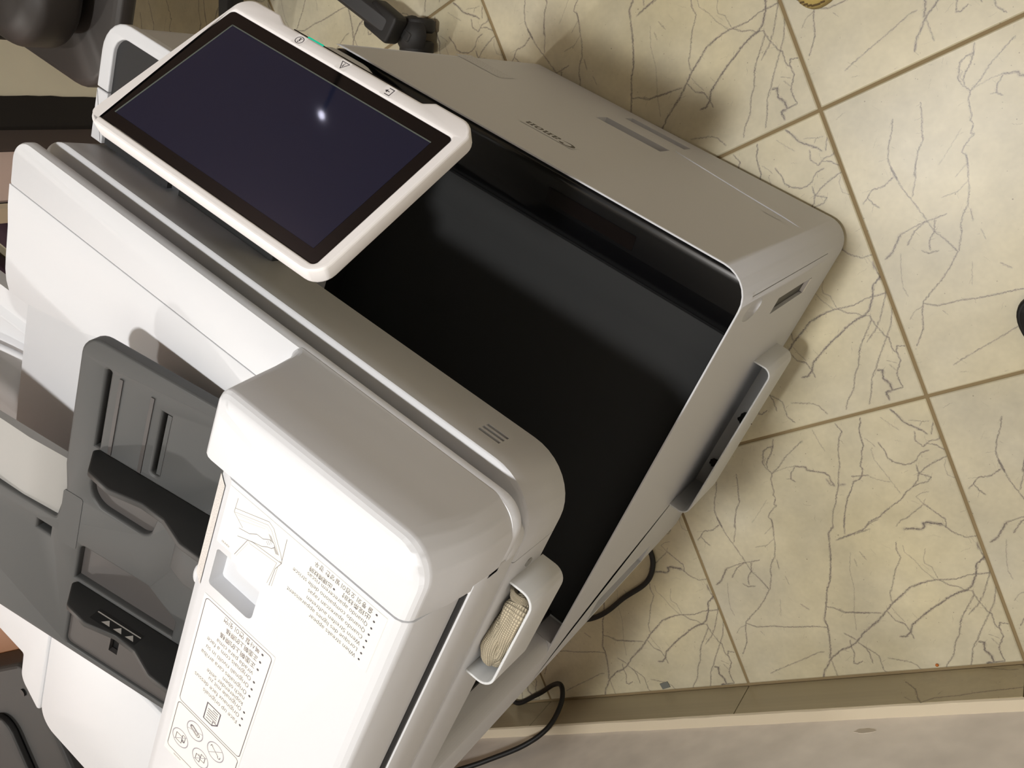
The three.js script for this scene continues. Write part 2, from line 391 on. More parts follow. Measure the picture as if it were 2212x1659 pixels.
structMesh('wall_front', uvBox(U_MIN - .1, U_MIN, 0, CEIL, V_MIN, V_MAX), M.wallPink);
structMesh('wall_near', uvBox(U_MIN, UWALL + .1, 0, CEIL, V_MAX, V_MAX + .1), M.wall);
structMesh('ceiling', uvBox(U_MIN - .1, UWALL + .12, CEIL, CEIL + .12, V_MIN - .1, V_MAX + .1), M.ceiling);
// ceiling LED panels: a glowing diffuser with an area light of the same size just below it
LAMPS.forEach((L, i) => {
  const t = thing('ceiling_lamp', i === 2 ? 'small square ceiling LED lamp close to the wall across the room' : i ? 'small square ceiling LED lamp over the passage behind the copier' : 'small square ceiling LED lamp right above the copier', 'lamp', [L.x, CEIL, L.z], 'ceiling lamps');
  const rot = new THREE.Matrix4().makeRotationY(L.turn).setPosition(L.x, 0, L.z);
  part('housing', rbox(-LAMP_L / 2 - .012, LAMP_L / 2 + .012, CEIL - .055, CEIL - .001, LAMP_W / 2 + .012, -LAMP_W / 2 - .012, .004).applyMatrix4(rot), std(0xe8e6e0, .5), t);
  part('diffuser', box(-LAMP_L / 2, LAMP_L / 2, CEIL - .068, CEIL - .0555, -LAMP_W / 2, LAMP_W / 2).applyMatrix4(rot), new THREE.MeshStandardMaterial({ color: 0xffffff, emissive: L.col, emissiveIntensity: 24, roughness: .5 }), t, 'glowing diffuser');
  const a = new THREE.RectAreaLight(L.col, L.lum, LAMP_L, LAMP_W); a.position.set(L.x, CEIL - .07, L.z);
  a.lookAt(L.x + 0, 0, L.z); a.rotation.set(-Math.PI / 2, 0, 0); a.rotateZ(L.turn);
  a.name = 'lamp_light'; scene.add(a);
});
{ // wall lamp on the back wall, left of the copier
  const L = WALL_LAMP, c = V3(...L.pos), inw = RU.clone().negate(), b = c.clone().addScaledVector(inw, -.02);
  const t = thing('wall_lamp', 'small white wall lamp high on the back wall left of the copier', 'lamp', [b.x, b.y, b.z]);
  const F = new THREE.Matrix4().makeBasis(RV.clone().negate(), V3(0, 1, 0), inw).setPosition(c);
  part('housing', extrude(shapeOf([[-.1, -.1, .02], [.1, -.1, .02], [.1, .1, .02], [-.1, .1, .02]], 5), .03, .004).translate(0, 0, -.036).applyMatrix4(F), std(0xe8e6e0, .5), t);
  part('diffuser', box(-.085, .085, -.085, .085, -.0055, -.001).applyMatrix4(F), new THREE.MeshStandardMaterial({ color: 0xffffff, emissive: L.col, emissiveIntensity: 3, roughness: .5 }), t, 'glowing diffuser');
  const a = new THREE.RectAreaLight(L.col, L.lum, .17, .17); a.position.copy(c).addScaledVector(inw, .002); a.lookAt(c.clone().addScaledVector(inw, 1)); a.rotateY(Math.PI); a.rotateY(Math.PI); a.name = 'wall_lamp_light'; scene.add(a);
}
// ------------------------------------------------------------------ the copier
const BX = [.274, 0, -.29];
const copier = thing('photocopier', 'white and grey office photocopier with tilted touch panel and document feeder', 'photocopier', BX);
const XL = -.010, XR = .558, RIM = .47, ZF = -.122, ZS = -.1185, YS0 = .714, YS1 = .7792, YT = .897;
const lean = g => { const p = g.attributes.position; for (let i = 0; i < p.count; i++) if (p.getZ(i) < -.49) p.setZ(i, p.getZ(i) - .085 * p.getY(i) * Math.min(1, (-.49 - p.getZ(i)) / .06)); return g; };
{
  const cavity = () => extY([[XL + .0018, -.0018, .033], [.5555, -.0018, .02], [.5555, -.5, 0], [XL + .0018, -.5, 0]], .432, .55);
  let body = loft([level(.012, XL + .003, XR - .003, -.003, -.556, [.032, .028, .015, .015]), level(.016, XL, XR, 0, -.558, [.035, .03, .015, .015]), level(RIM - .0006, XL, XR, 0, -.558, [.035, .03, .015, .015]), level(RIM, XL + .0005, XR - .0005, -.0005, -.5575, [.034, .029, .014, .014])]);
  const cuts = [cavity(),
    extY([[.237, .01, 0], [.341, .01, 0], [.341, -.03, .004], [.237, -.03, .004]], .130, .165),
    extY([[.237, .01, 0], [.337, .01, 0], [.337, -.03, .004], [.237, -.03, .004]], .051, .077),
    box(XL - .01, XL + .02, .14, .296, -.0745, -.0535),
    box(XL - .01, XL + .010, .155, .328, -.541, -.513),
    box(XL - .004, XL + .008, .112, .438, -.0249, -.0238),
    prep(new THREE.SphereGeometry(1, 24, 16)).scale(.007, .028, .013).translate(XL - .001, .412, -.044)];
  body = csg(body, cuts);
  const lower = part('lower_body', lean(body), M.shell, copier);
  part('cassette_opening', box(XL + .004, XL + .0199, .141, .295, -.0742, -.0538), M.black, lower, 'black opening in the side cover');
  part('white_tab', [box(XL - .0005, XL + .006, .141, .150, -.0738, -.0545)], M.frame, lower);
  part('front_crease', tube([[.232, .120, .0003], [.205, .126, .0003], [.12, .150, .0003], [.04, .170, .0002], [.016, .182, -.004], [.0005, .204, -.012], [-.006, .235, -.021]], .0009, 80, 6), M.shell, lower);
  part('inner_frame', extY([[XL + .0046, -.005, .0305], [.5540, -.005, .02], [.5540, -.4995, 0], [XL + .0046, -.4995, 0]], .4322, .4345), M.matteBlack, copier, 'black lining of the output bay');
  // glossy convex strip along the front of the bay
  const strip = csg(extX([[-.0062, .4335, 0], [-.0062, .4585, .003], [-.018, .4575, .02], [-.045, .4505, .05], [-.0712, .4385, .002], [-.0712, .4335, 0]], XL + .0052, .553), [extY([[XL + .0054, -.0058, .0295], [.552, -.0058, .018], [.552, -.2, 0], [XL + .0054, -.2, 0]], .42, .55)], INTERSECTION);
  const st = part('glossy_strip', strip, M.gloss, copier, 'glossy black strip along the front of the output bay');
  part('sensor_window', quad([.119, .4563, -.0255], [.110, 0, 0], [0, -.0047, -.0165]), M.window, st, 'dark brown window in the glossy strip');
  part('output_tray', extX([[-.0725, .4345, 0], [-.0725, .4392, .001], [-.11, .4365, .02], [-.4985, .4372, 0], [-.4985, .4345, 0]], XL + .0056, .5535), M.matteBlack, copier, 'matte black paper output tray');
  part('bay_back', box(.016, .5535, .4375, YS0, -.5, -.494), M.matteBlack, copier);
  // pillar on the right, shelf on top of it
  part('pillar', [extY([[.452, -.004, .034], [XR - .001, -.004, .03], [XR - .001, -.117, 0], [.452, -.117, 0]], .479, .7355), extY([[.452, -.1165, 0], [XR - .001, -.1165, 0], [XR - .001, -.4935, 0], [.452, -.4935, 0]], .479, YS0)], M.shell, copier, 'grey pillar between output bay and scanner');
  part('pillar_foot', extY([[.458, -.008, .03], [XR - .006, -.008, .026], [XR - .006, -.49, 0], [.458, -.49, 0]], .4385, .479), M.black, copier);
  const sh = part('shelf_rim', [extY([[.452, -.0005, .003], [XR, -.0005, .034], [XR, -.0675, .001], [XR - .0155, -.0675, .001], [XR - .0155, -.0135, .018], [.452, -.0135, .003]], .7362, .745, .0014), extY([[XR - .0155, -.0688, .0008], [XR, -.0688, .0008], [XR, -.1175, .0008], [XR - .0155, -.1175, .0008]], .7362, .745, .0014)], M.shell, copier, 'white rim of the side shelf');
  part('shelf_mat', extY([[.4508, -.0136, .0], [XR - .0156, -.0136, .017], [XR - .0156, -.1178, 0], [.4508, -.1178, 0]], .7358, .7412), M.shelfDark, sh, 'dark grey inset of the side shelf');
  part('rear_column', lean(extY([[XL, -.5, .012], [XR, -.5, .01], [XR, -.558, .015], [XL, -.558, .015]], RIM + .0004, YS0)), M.shell, copier);
}
// scanner unit
{
  const scL = (y, i, t) => level(y, XL + i, .577 - i, ZS - i - t, -.70 + i, [.047 - i, .034 - i, .02, .02]);
  let sc = loft([scL(YS0, .003, .0055), scL(YS0 + .0012, .001, .0053), scL(YS0 + .003, 0, .0050), scL(YS1 - .0036, 0, .0003), scL(YS1 - .0022, .0004, 0), scL(YS1 - .0009, .0016, 0), scL(YS1 - .0003, .0028, 0), scL(YS1, .004, 0)]);
  const slot = (y, x) => extY([[x, ZS + .01, 0], [x + .0205, ZS + .01, 0], [x + .0205, ZS - .0075, .001], [x, ZS - .0075, .001]], y - .0017, y + .0017);
  sc = csg(sc, [slot(.7565, .0465), slot(.7502, .0465), slot(.7439, .0465), box(XL - .01, XL + .003, YS0 - .01, YS1 + .01, -.1862, -.1855)]);
  const s = part('scanner_unit', sc, M.shell, copier, 'grey scanner unit under the document feeder');
  part('speaker_recess', box(.047, .0665, .7415, .759, ZS - .0073, ZS - .0065), M.black, s);
  part('screw', cyl(.0042, .0042, .0012).rotateZ(Math.PI / 2).translate(XL - .0004, .742, -.205), M.screw, s);
}
// swivel arm and touch panel
{
  const arm = part('panel_arm', [rbox(.32, .446, .7125, .7325, -.105, -.126, .002), extX([[-.122, .7135, 0], [-.122, .7315, .004], [-.06, .742, .01], [-.028, .77, .006], [-.012, .752, .004], [-.05, .7165, .01]], .335, .431, .002)], M.trayDark, copier, 'black swivel arm of the touch panel');
  const th = .9101, ct = Math.cos(th), sn = Math.sin(th), mk = off => new THREE.Matrix4().makeBasis(V3(1, 0, 0), V3(0, sn, -ct), V3(0, ct, sn)).setPosition(.30965, .7244 + ct * off, .0512 + sn * off);
  const PM = mk(0), onP = g => g.applyMatrix4(PM);
  const outer = [[-.129, -.0195, .0155], [-.0865, -.0195, .003], [-.078, -.0135, .004], [.072, -.0135, .004], [.0825, -.0195, .003], [.124, -.0195, .0155], [.124, .151, .0155], [-.129, .151, .0155]];
  const glassR = [[-.1202, .0001, .004], [.1202, .0001, .004], [.1202, .1437, .004], [-.1202, .1437, .004]];
  const fr = part('panel_frame', onP(extrude(shapeOf(outer, 7, [glassR]), .015, .0022).translate(0, 0, -.0128)), M.frame, copier, 'white frame of the touch panel');
  const back = [[-.108, .004, .012], [.103, .004, .012], [.103, .132, .012], [-.108, .132, .012]];
  part('panel_back', onP(extrude(shapeOf(back, 6), .016, .003).translate(0, 0, -.0288)), M.trayDark, fr);
  part('panel_lip', onP(box(-.076, .070, -.0196, -.0132, -.012, -.0062)), M.black, fr);
  part('status_light', onP(box(.036, .0535, -.0199, -.0140, -.0090, -.0058)), M.led, fr, 'glowing green status light');
  const gl = part('panel_glass', onP(extrude(shapeOf(glassR.map(p => [p[0] * .999, p[1] < .07 ? p[1] + .0002 : p[1] - .0002, p[2]]), 4), .004).translate(0, 0, -.0028)), M.glass, fr, 'black glass border around the screen');
  const a0 = -.1095, a1 = .1075, b0 = .0121, b1 = .1337;
  part('lcd_rim', onP(box(a0, a1, b0, b0 + .0012, .0012, .0013)), M.lcdEdge, gl);
  part('lcd_rim', onP(box(a1 - .0014, a1, b0, b1, .0012, .0013)), M.lcdEdge, gl);
  part('screen', onP(box(a0, a1 - .0014, b0 + .0012, b1, .0012, .00135)), M.screen, gl, 'dark blue unlit screen');
  // printed icons: information, warning, log out
  const icon = (draw) => new THREE.MeshStandardMaterial({ map: canvasTex(128, 128, (g, w) => { g.fillStyle = '#e6e4e4'; g.fillRect(0, 0, w, w); g.strokeStyle = '#2c2a30'; g.fillStyle = '#2c2a30'; g.lineWidth = 8; draw(g); }), roughness: .42 });
  const put = (a, draw) => part('panel_icon', quad([a - .0052, -.0118, .00235], [.0104, 0, 0], [0, .0104, 0]).applyMatrix4(PM), icon(draw), fr);
  put(.0478, g => { g.beginPath(); g.arc(64, 64, 44, 0, 7); g.stroke(); g.beginPath(); g.arc(66, 40, 8, 0, 7); g.fill(); g.fillRect(58, 54, 14, 36); g.fillRect(48, 54, 16, 7); g.fillRect(46, 84, 38, 7); });
  put(-.0012, g => { g.lineJoin = 'round'; g.beginPath(); g.moveTo(64, 18); g.lineTo(110, 104); g.lineTo(18, 104); g.closePath(); g.stroke(); g.fillRect(59, 44, 10, 34); g.fillRect(59, 84, 10, 10); });
  put(-.0495, g => { g.lineWidth = 9; g.beginPath(); g.moveTo(84, 24); g.lineTo(24, 24); g.lineTo(24, 104); g.lineTo(84, 104); g.stroke(); g.beginPath(); g.moveTo(50, 64); g.lineTo(98, 64); g.stroke(); g.beginPath(); g.moveTo(76, 42); g.lineTo(104, 64); g.lineTo(76, 86); g.fill(); });
}
// document feeder: plinth, base with front wall, cap, cover, trays
{
  const plinth = part('feeder_plinth', loft([level(YS1 - .001, .012, .545, -.139, -.69, [.036, .03, .02, .02]), level(.797, .010, .547, -.137, -.69, [.038, .03, .02, .02])]), M.shell, copier);
  const wallTop = [level(.7955, XL + .002, .574, ZF - .002, -.1692, [.05, .036, .001, .001]), level(.7975, XL, .576, ZF, -.1692, [.052, .038, .001, .001]), level(.8045, XL, .576, ZF, -.1692, [.052, .038, .001, .001]), level(.8068, XL + .001, .575, ZF - .001, -.1692, [.051, .037, .001, .001]), level(.808, XL + .0035, .5725, ZF - .0035, -.1692, [.048, .034, .001, .001])];
  const w = part('feeder_front_wall', loft(wallTop), M.feeder, copier, 'white front wall of the document feeder');
  part('feeder_side_base', [block(XL, .19, YS1 + .002, .8385, -.1712, -.70, .002, .0016), block(XL, .06, YS1 + .002, .797, -.146, -.1735, [.026, .001, .001, .001], .001)], M.feeder, copier);
  // cap with soft edges, drafted sides
  const cap = [];
  const capL = (y, x0, x1, f) => cap.push(level(y, x0 + f, x1 - f, ZF - f, -.1781, [.050 - f, .010, .0012, .0012]));
  capL(.8055, XL, .214, 0); capL(.811, XL, .2085, 0); capL(.818, XL, .2055, 0); capL(.838, XL + .0005, .2015, 0); capL(.86, XL + .003, .1985, 0); capL(.887, XL + .0085, .1945, 0);
  for (let k = 1; k <= 5; k++) { const a = k / 5 * Math.PI / 2; capL(.887 + .010 * Math.sin(a), XL + .0085, .1945, .010 * (1 - Math.cos(a))); }
  part('feeder_cap', loft(cap, 14), M.feeder, copier, 'white front cap of the document feeder');
  // main cover behind the parting line
  const mainLv = [];
  const mL = (y, x0, x1, f = 0) => mainLv.push(level(y, x0 + f, x1, -.1798, -.70, [.001, .001, .012, .012]));
  mL(.8418, XL + .0046, .1835); mL(.862, XL + .0056, .182); mL(.884, XL + .0078, .1795); mL(.8885, XL + .0083, .1775);
  mL(.8925, XL + .0083, .171, .0022); mL(.8955, XL + .0083, .1655, .0052); mL(YT, XL + .0083, .162, .0095);
  let main = loft(mainLv, 4);
  main = csg(main, [extY([[.112, -.242, .003], [.158, -.242, .003], [.158, -.278, .003], [.112, -.278, .006]], YT - .013, YT + .01)]);
  const cover = part('feeder_cover', main, M.feeder, copier, 'white feeder cover carrying instruction stickers');
  part('cover_gap', box(XL + .0014, .18, .8380, .8412, -.699, -.180), M.black, cover);
  part('finger_tab', prep(new THREE.SphereGeometry(1, 20, 12)).scale(.0045, .003, .010).translate(.1785, .886, -.293), M.shell, cover);
  // exit tray (paper comes out here), rising to the right, ribbed
  const slope = g => { const p = g.attributes.position; for (let i = 0; i < p.count; i++) p.setY(i, p.getY(i) + .07 * (p.getX(i) - .47) * Math.min(1, Math.max(0, (-.19 - p.getZ(i)) / .09))); p.needsUpdate = true; g.computeVertexNormals(); return toCreasedNormals(g, .5); };
  const prof = [[-.1708, .775], [-.1708, .8075, .0006], [-.192, .8072, .01], [-.215, .8035, .01], [-.25, .8, .01], [-.262, .7985, .01], [-.275, .7955, .008], [-.2885, .7912], [-.320, .782, .003], [-.3285, .7865, .0025], [-.336, .781, .004], [-.384, .780, .004], [-.395, .7875, .003], [-.404, .7895, .002], [-.428, .788, .003], [-.437, .781, .006], [-.585, .780], [-.585, .775]];
  const et = part('exit_tray', slope(extX(prof.slice(0, 8).concat([[-.2885, .7905], [-.2885, .775]]), .195, .576)), M.feeder, copier, 'white ribbed exit tray under the document tray');
  part('exit_ribs', slope(extX([[-.2888, .775], [-.2888, .7905]].concat(prof.slice(8)), .195, .66)), M.feeder, et);
  part('exit_guide', tube([[.655, .804, -.385], [.60, .7985, -.366], [.555, .7935, -.356], [.530, .791, -.352], [.505, .790, -.346], [.46, .789, -.331], [.40, .785, -.326]], .0032, 60, 8), M.feeder, copier);
  // rear cover
  const rc = part('rear_cover', [block(.19, .4155, .777, .8205, -.588, -.782, [.002, .001, .03, .01], .003), extY([[.4165, -.588, 0], [.575, -.588, .01], [.575, -.706, .01], [.4575, -.706, .002], [.4565, -.747, .022], [.4165, -.772, .004]], .777, .8205, .003)], M.feeder, copier, 'white rear cover behind the document tray');
  // document tray, hinged at the cover, rising to the right
  const INC = Math.atan(.22), TM = new THREE.Matrix4().makeRotationZ(INC).setPosition(.2, .825 + .22 * (.2 - .253), 0), sx = x => (x - .2) / Math.cos(INC);
  const onT = g => g.applyMatrix4(TM), tp = a => a.map(p => [sx(p[0]), p[1], p[2]]);
  const outline = tp([[.165, -.2065, 0], [.386, -.2065, .02], [.386, -.349, .004], [.3815, -.378, .03], [.3885, -.4175, .004], [.612, -.4195, .022], [.612, -.577, .02], [.165, -.577, 0]]);
  const w1 = tp([[.283, -.332, .004], [.357, -.332, .004], [.357, -.375, .02], [.29, -.3765, .012]]);
  const w2 = tp([[.246, -.476, 0], [.246, -.454, .006], [.281, -.4315, .01], [.358, -.4325, .006], [.358, -.476, 0]]);
  const w3 = tp([[.235, -.488, 0], [.358, -.488, 0], [.358, -.5695, .006], [.235, -.5705, .004]]);
  const s1 = tp([[.3545, -.229, .002], [.3595, -.229, .002], [.3595, -.312, 0], [.3545, -.312, 0]]);
  const s4 = tp([[.2925, -.239, 0], [.3015, -.239, 0], [.3015, -.306, .003], [.2925, -.306, .003]]);
  const chip = tp([[.392, -.433, 0], [.408, -.433, 0], [.408, -.4435, 0], [.392, -.4435, 0]]);
  const tr = part('document_tray', onT(extY(outline, -.013, 0, .0022, [w1, w2, w3, s1, s4, chip])), M.tray, copier, 'dark grey document tray with two paper guides');
  part('guide_well', onT(join([extY(tp([[.276, -.327, 0], [.362, -.327, 0], [.362, -.381, 0], [.276, -.381, 0]]), -.011, -.007)])), M.well, tr, 'sunken finger well of the front guide');
  part('guide_well', onT(join([extY(tp([[.24, -.479, 0], [.24, -.447, 0], [.277, -.426, 0], [.363, -.426, 0], [.363, -.479, 0]]), -.0115, -.0075)])), M.well, tr, 'sunken finger well of the rear guide');
  part('guide_well', onT(extY(tp([[.228, -.484, 0], [.363, -.484, 0], [.363, -.5745, 0], [.228, -.5745, 0]]), -.0085, -.0035, 0, [tp([[.300, -.512, 0], [.310, -.512, 0], [.310, -.548, 0], [.300, -.548, 0]])])), M.well, tr);
  for (const q of [[[.352, -.226], [.362, -.316], -.0125, -.009], [[.29, -.236], [.304, -.309], -.0125, -.009], [[.298, -.51], [.312, -.55], -.0125, -.0095], [[.39, -.431], [.41, -.4455], -.0125, -.0085]]) part('slot_floor', onT(extY(tp([[q[0][0], q[0][1], 0], [q[1][0], q[0][1], 0], [q[1][0], q[1][1], 0], [q[0][0], q[1][1], 0]]), q[2], q[3])), M.black, tr);
  for (const x of [.3435, .312]) part('tray_rib', onT(extY(tp([[x - .0018, -.2305, .0004], [x + .0018, -.2305, .0004], [x + .0018, -.312, .0004], [x - .0018, -.312, .0004]]), -.001, .0011, .0004)), M.well, tr);
  part('slot_slider', onT(extY(tp([[.2932, -.2405, 0], [.2972, -.2405, 0], [.2972, -.305, 0], [.2932, -.305, 0]]), -.009, -.0022)), M.tray, tr);
  part('tray_step', onT(extY(tp([[.362, -.378, .003], [.3835, -.378, .003], [.3835, -.442, .003], [.362, -.442, .003]]), -.001, .0004)), M.tray, tr);
  part('hand_grip', onT(extZ(tp([[.383, -.0125], [.383, -.0055, .002], [.43, -.0035, .03], [.52, -.008, .05], [.64, -.008], [.64, -.014]]).map(p => p), -.4185, -.3485)), M.grip, copier, 'light grey concave hand grip in the tray notch');
  // guides: upright plates, the rear one printed with the load limit
  const guide = (z, name) => {
    const top = [[sx(.197), 0], [sx(.354), 0], [sx(.357), .004, .003], [sx(.341), .0275, .006], [sx(.315), .0335, .01], [sx(.285), .028, .01], [sx(.262), .030, .008], [sx(.235), .043, .01], [sx(.197), .047]];
    return part(name, onT(extrude(shapeOf(top, 5), .0065, .0016).translate(0, 0, z - .0065)), M.trayDark, tr, 'black upright paper guide');
  };
  const g1 = guide(-.3125, 'paper_guide'), g2 = guide(-.4785, 'paper_guide');
  for (const [g, z, d] of [[g1, -.319, .052], [g2, -.485, .034]]) part('guide_shoe', onT(extrude(shapeOf(d > .04 ? [[sx(.197), 0], [sx(.262), 0, .004], [sx(.252), .020, .006], [sx(.232), .0285, .008], [sx(.197), .0305]] : [[sx(.197), 0], [sx(.255), 0, .004], [sx(.245), .007, .003], [sx(.225), .012, .004], [sx(.197), .0135]], 4), d, .002).translate(0, 0, z - d)), M.tray, g);
  const mark = new THREE.MeshStandardMaterial({ roughness: .5, map: canvasTex(256, 96, (g, w, h) => { g.fillStyle = '#1b1c1c'; g.fillRect(0, 0, w, h); g.fillStyle = '#b9b6b0'; g.fillRect(4, 66, 248, 9); for (const x of [40, 108, 176]) { g.beginPath(); g.moveTo(x - 24, 18); g.lineTo(x + 24, 18); g.lineTo(x, 58); g.fill(); } }) });
  part('load_limit_mark', onT(quad([sx(.2655), .0125, -.47836], [sx(.316) - sx(.2655), 0, 0], [0, .0135, 0])), mark, g2, 'printed load limit line with three triangles');
}
// two open pockets screwed to the left side
function holder(name, x1, z0, z1, y0, y1, label) {
  const t = .0022, r = .013;
  const U = extY([[XL, z0, 0], [x1, z0, r], [x1, z1, r], [XL, z1, 0], [XL, z1 + t, 0], [x1 + t, z1 + t, r - t], [x1 + t, z0 - t, r - t], [XL, z0 - t, 0]], y0, y1, .0007);
  const fl = extY([[XL, z0 - t, 0], [x1 + t, z0 - t, r - t], [x1 + t, z1 + t, r - t], [XL, z1 + t, 0]], y0, y0 + .002);
  return part(name, [U, fl], M.pocket, copier, label);
}
holder('side_pocket', -.0355, -.2135, -.319, .712, .7635, 'light grey open pocket on the scanner side, stuffed with a cloth');
holder('side_pocket', -.0375, -.164, -.410, .100, .206, 'light grey open pocket low on the side cover');
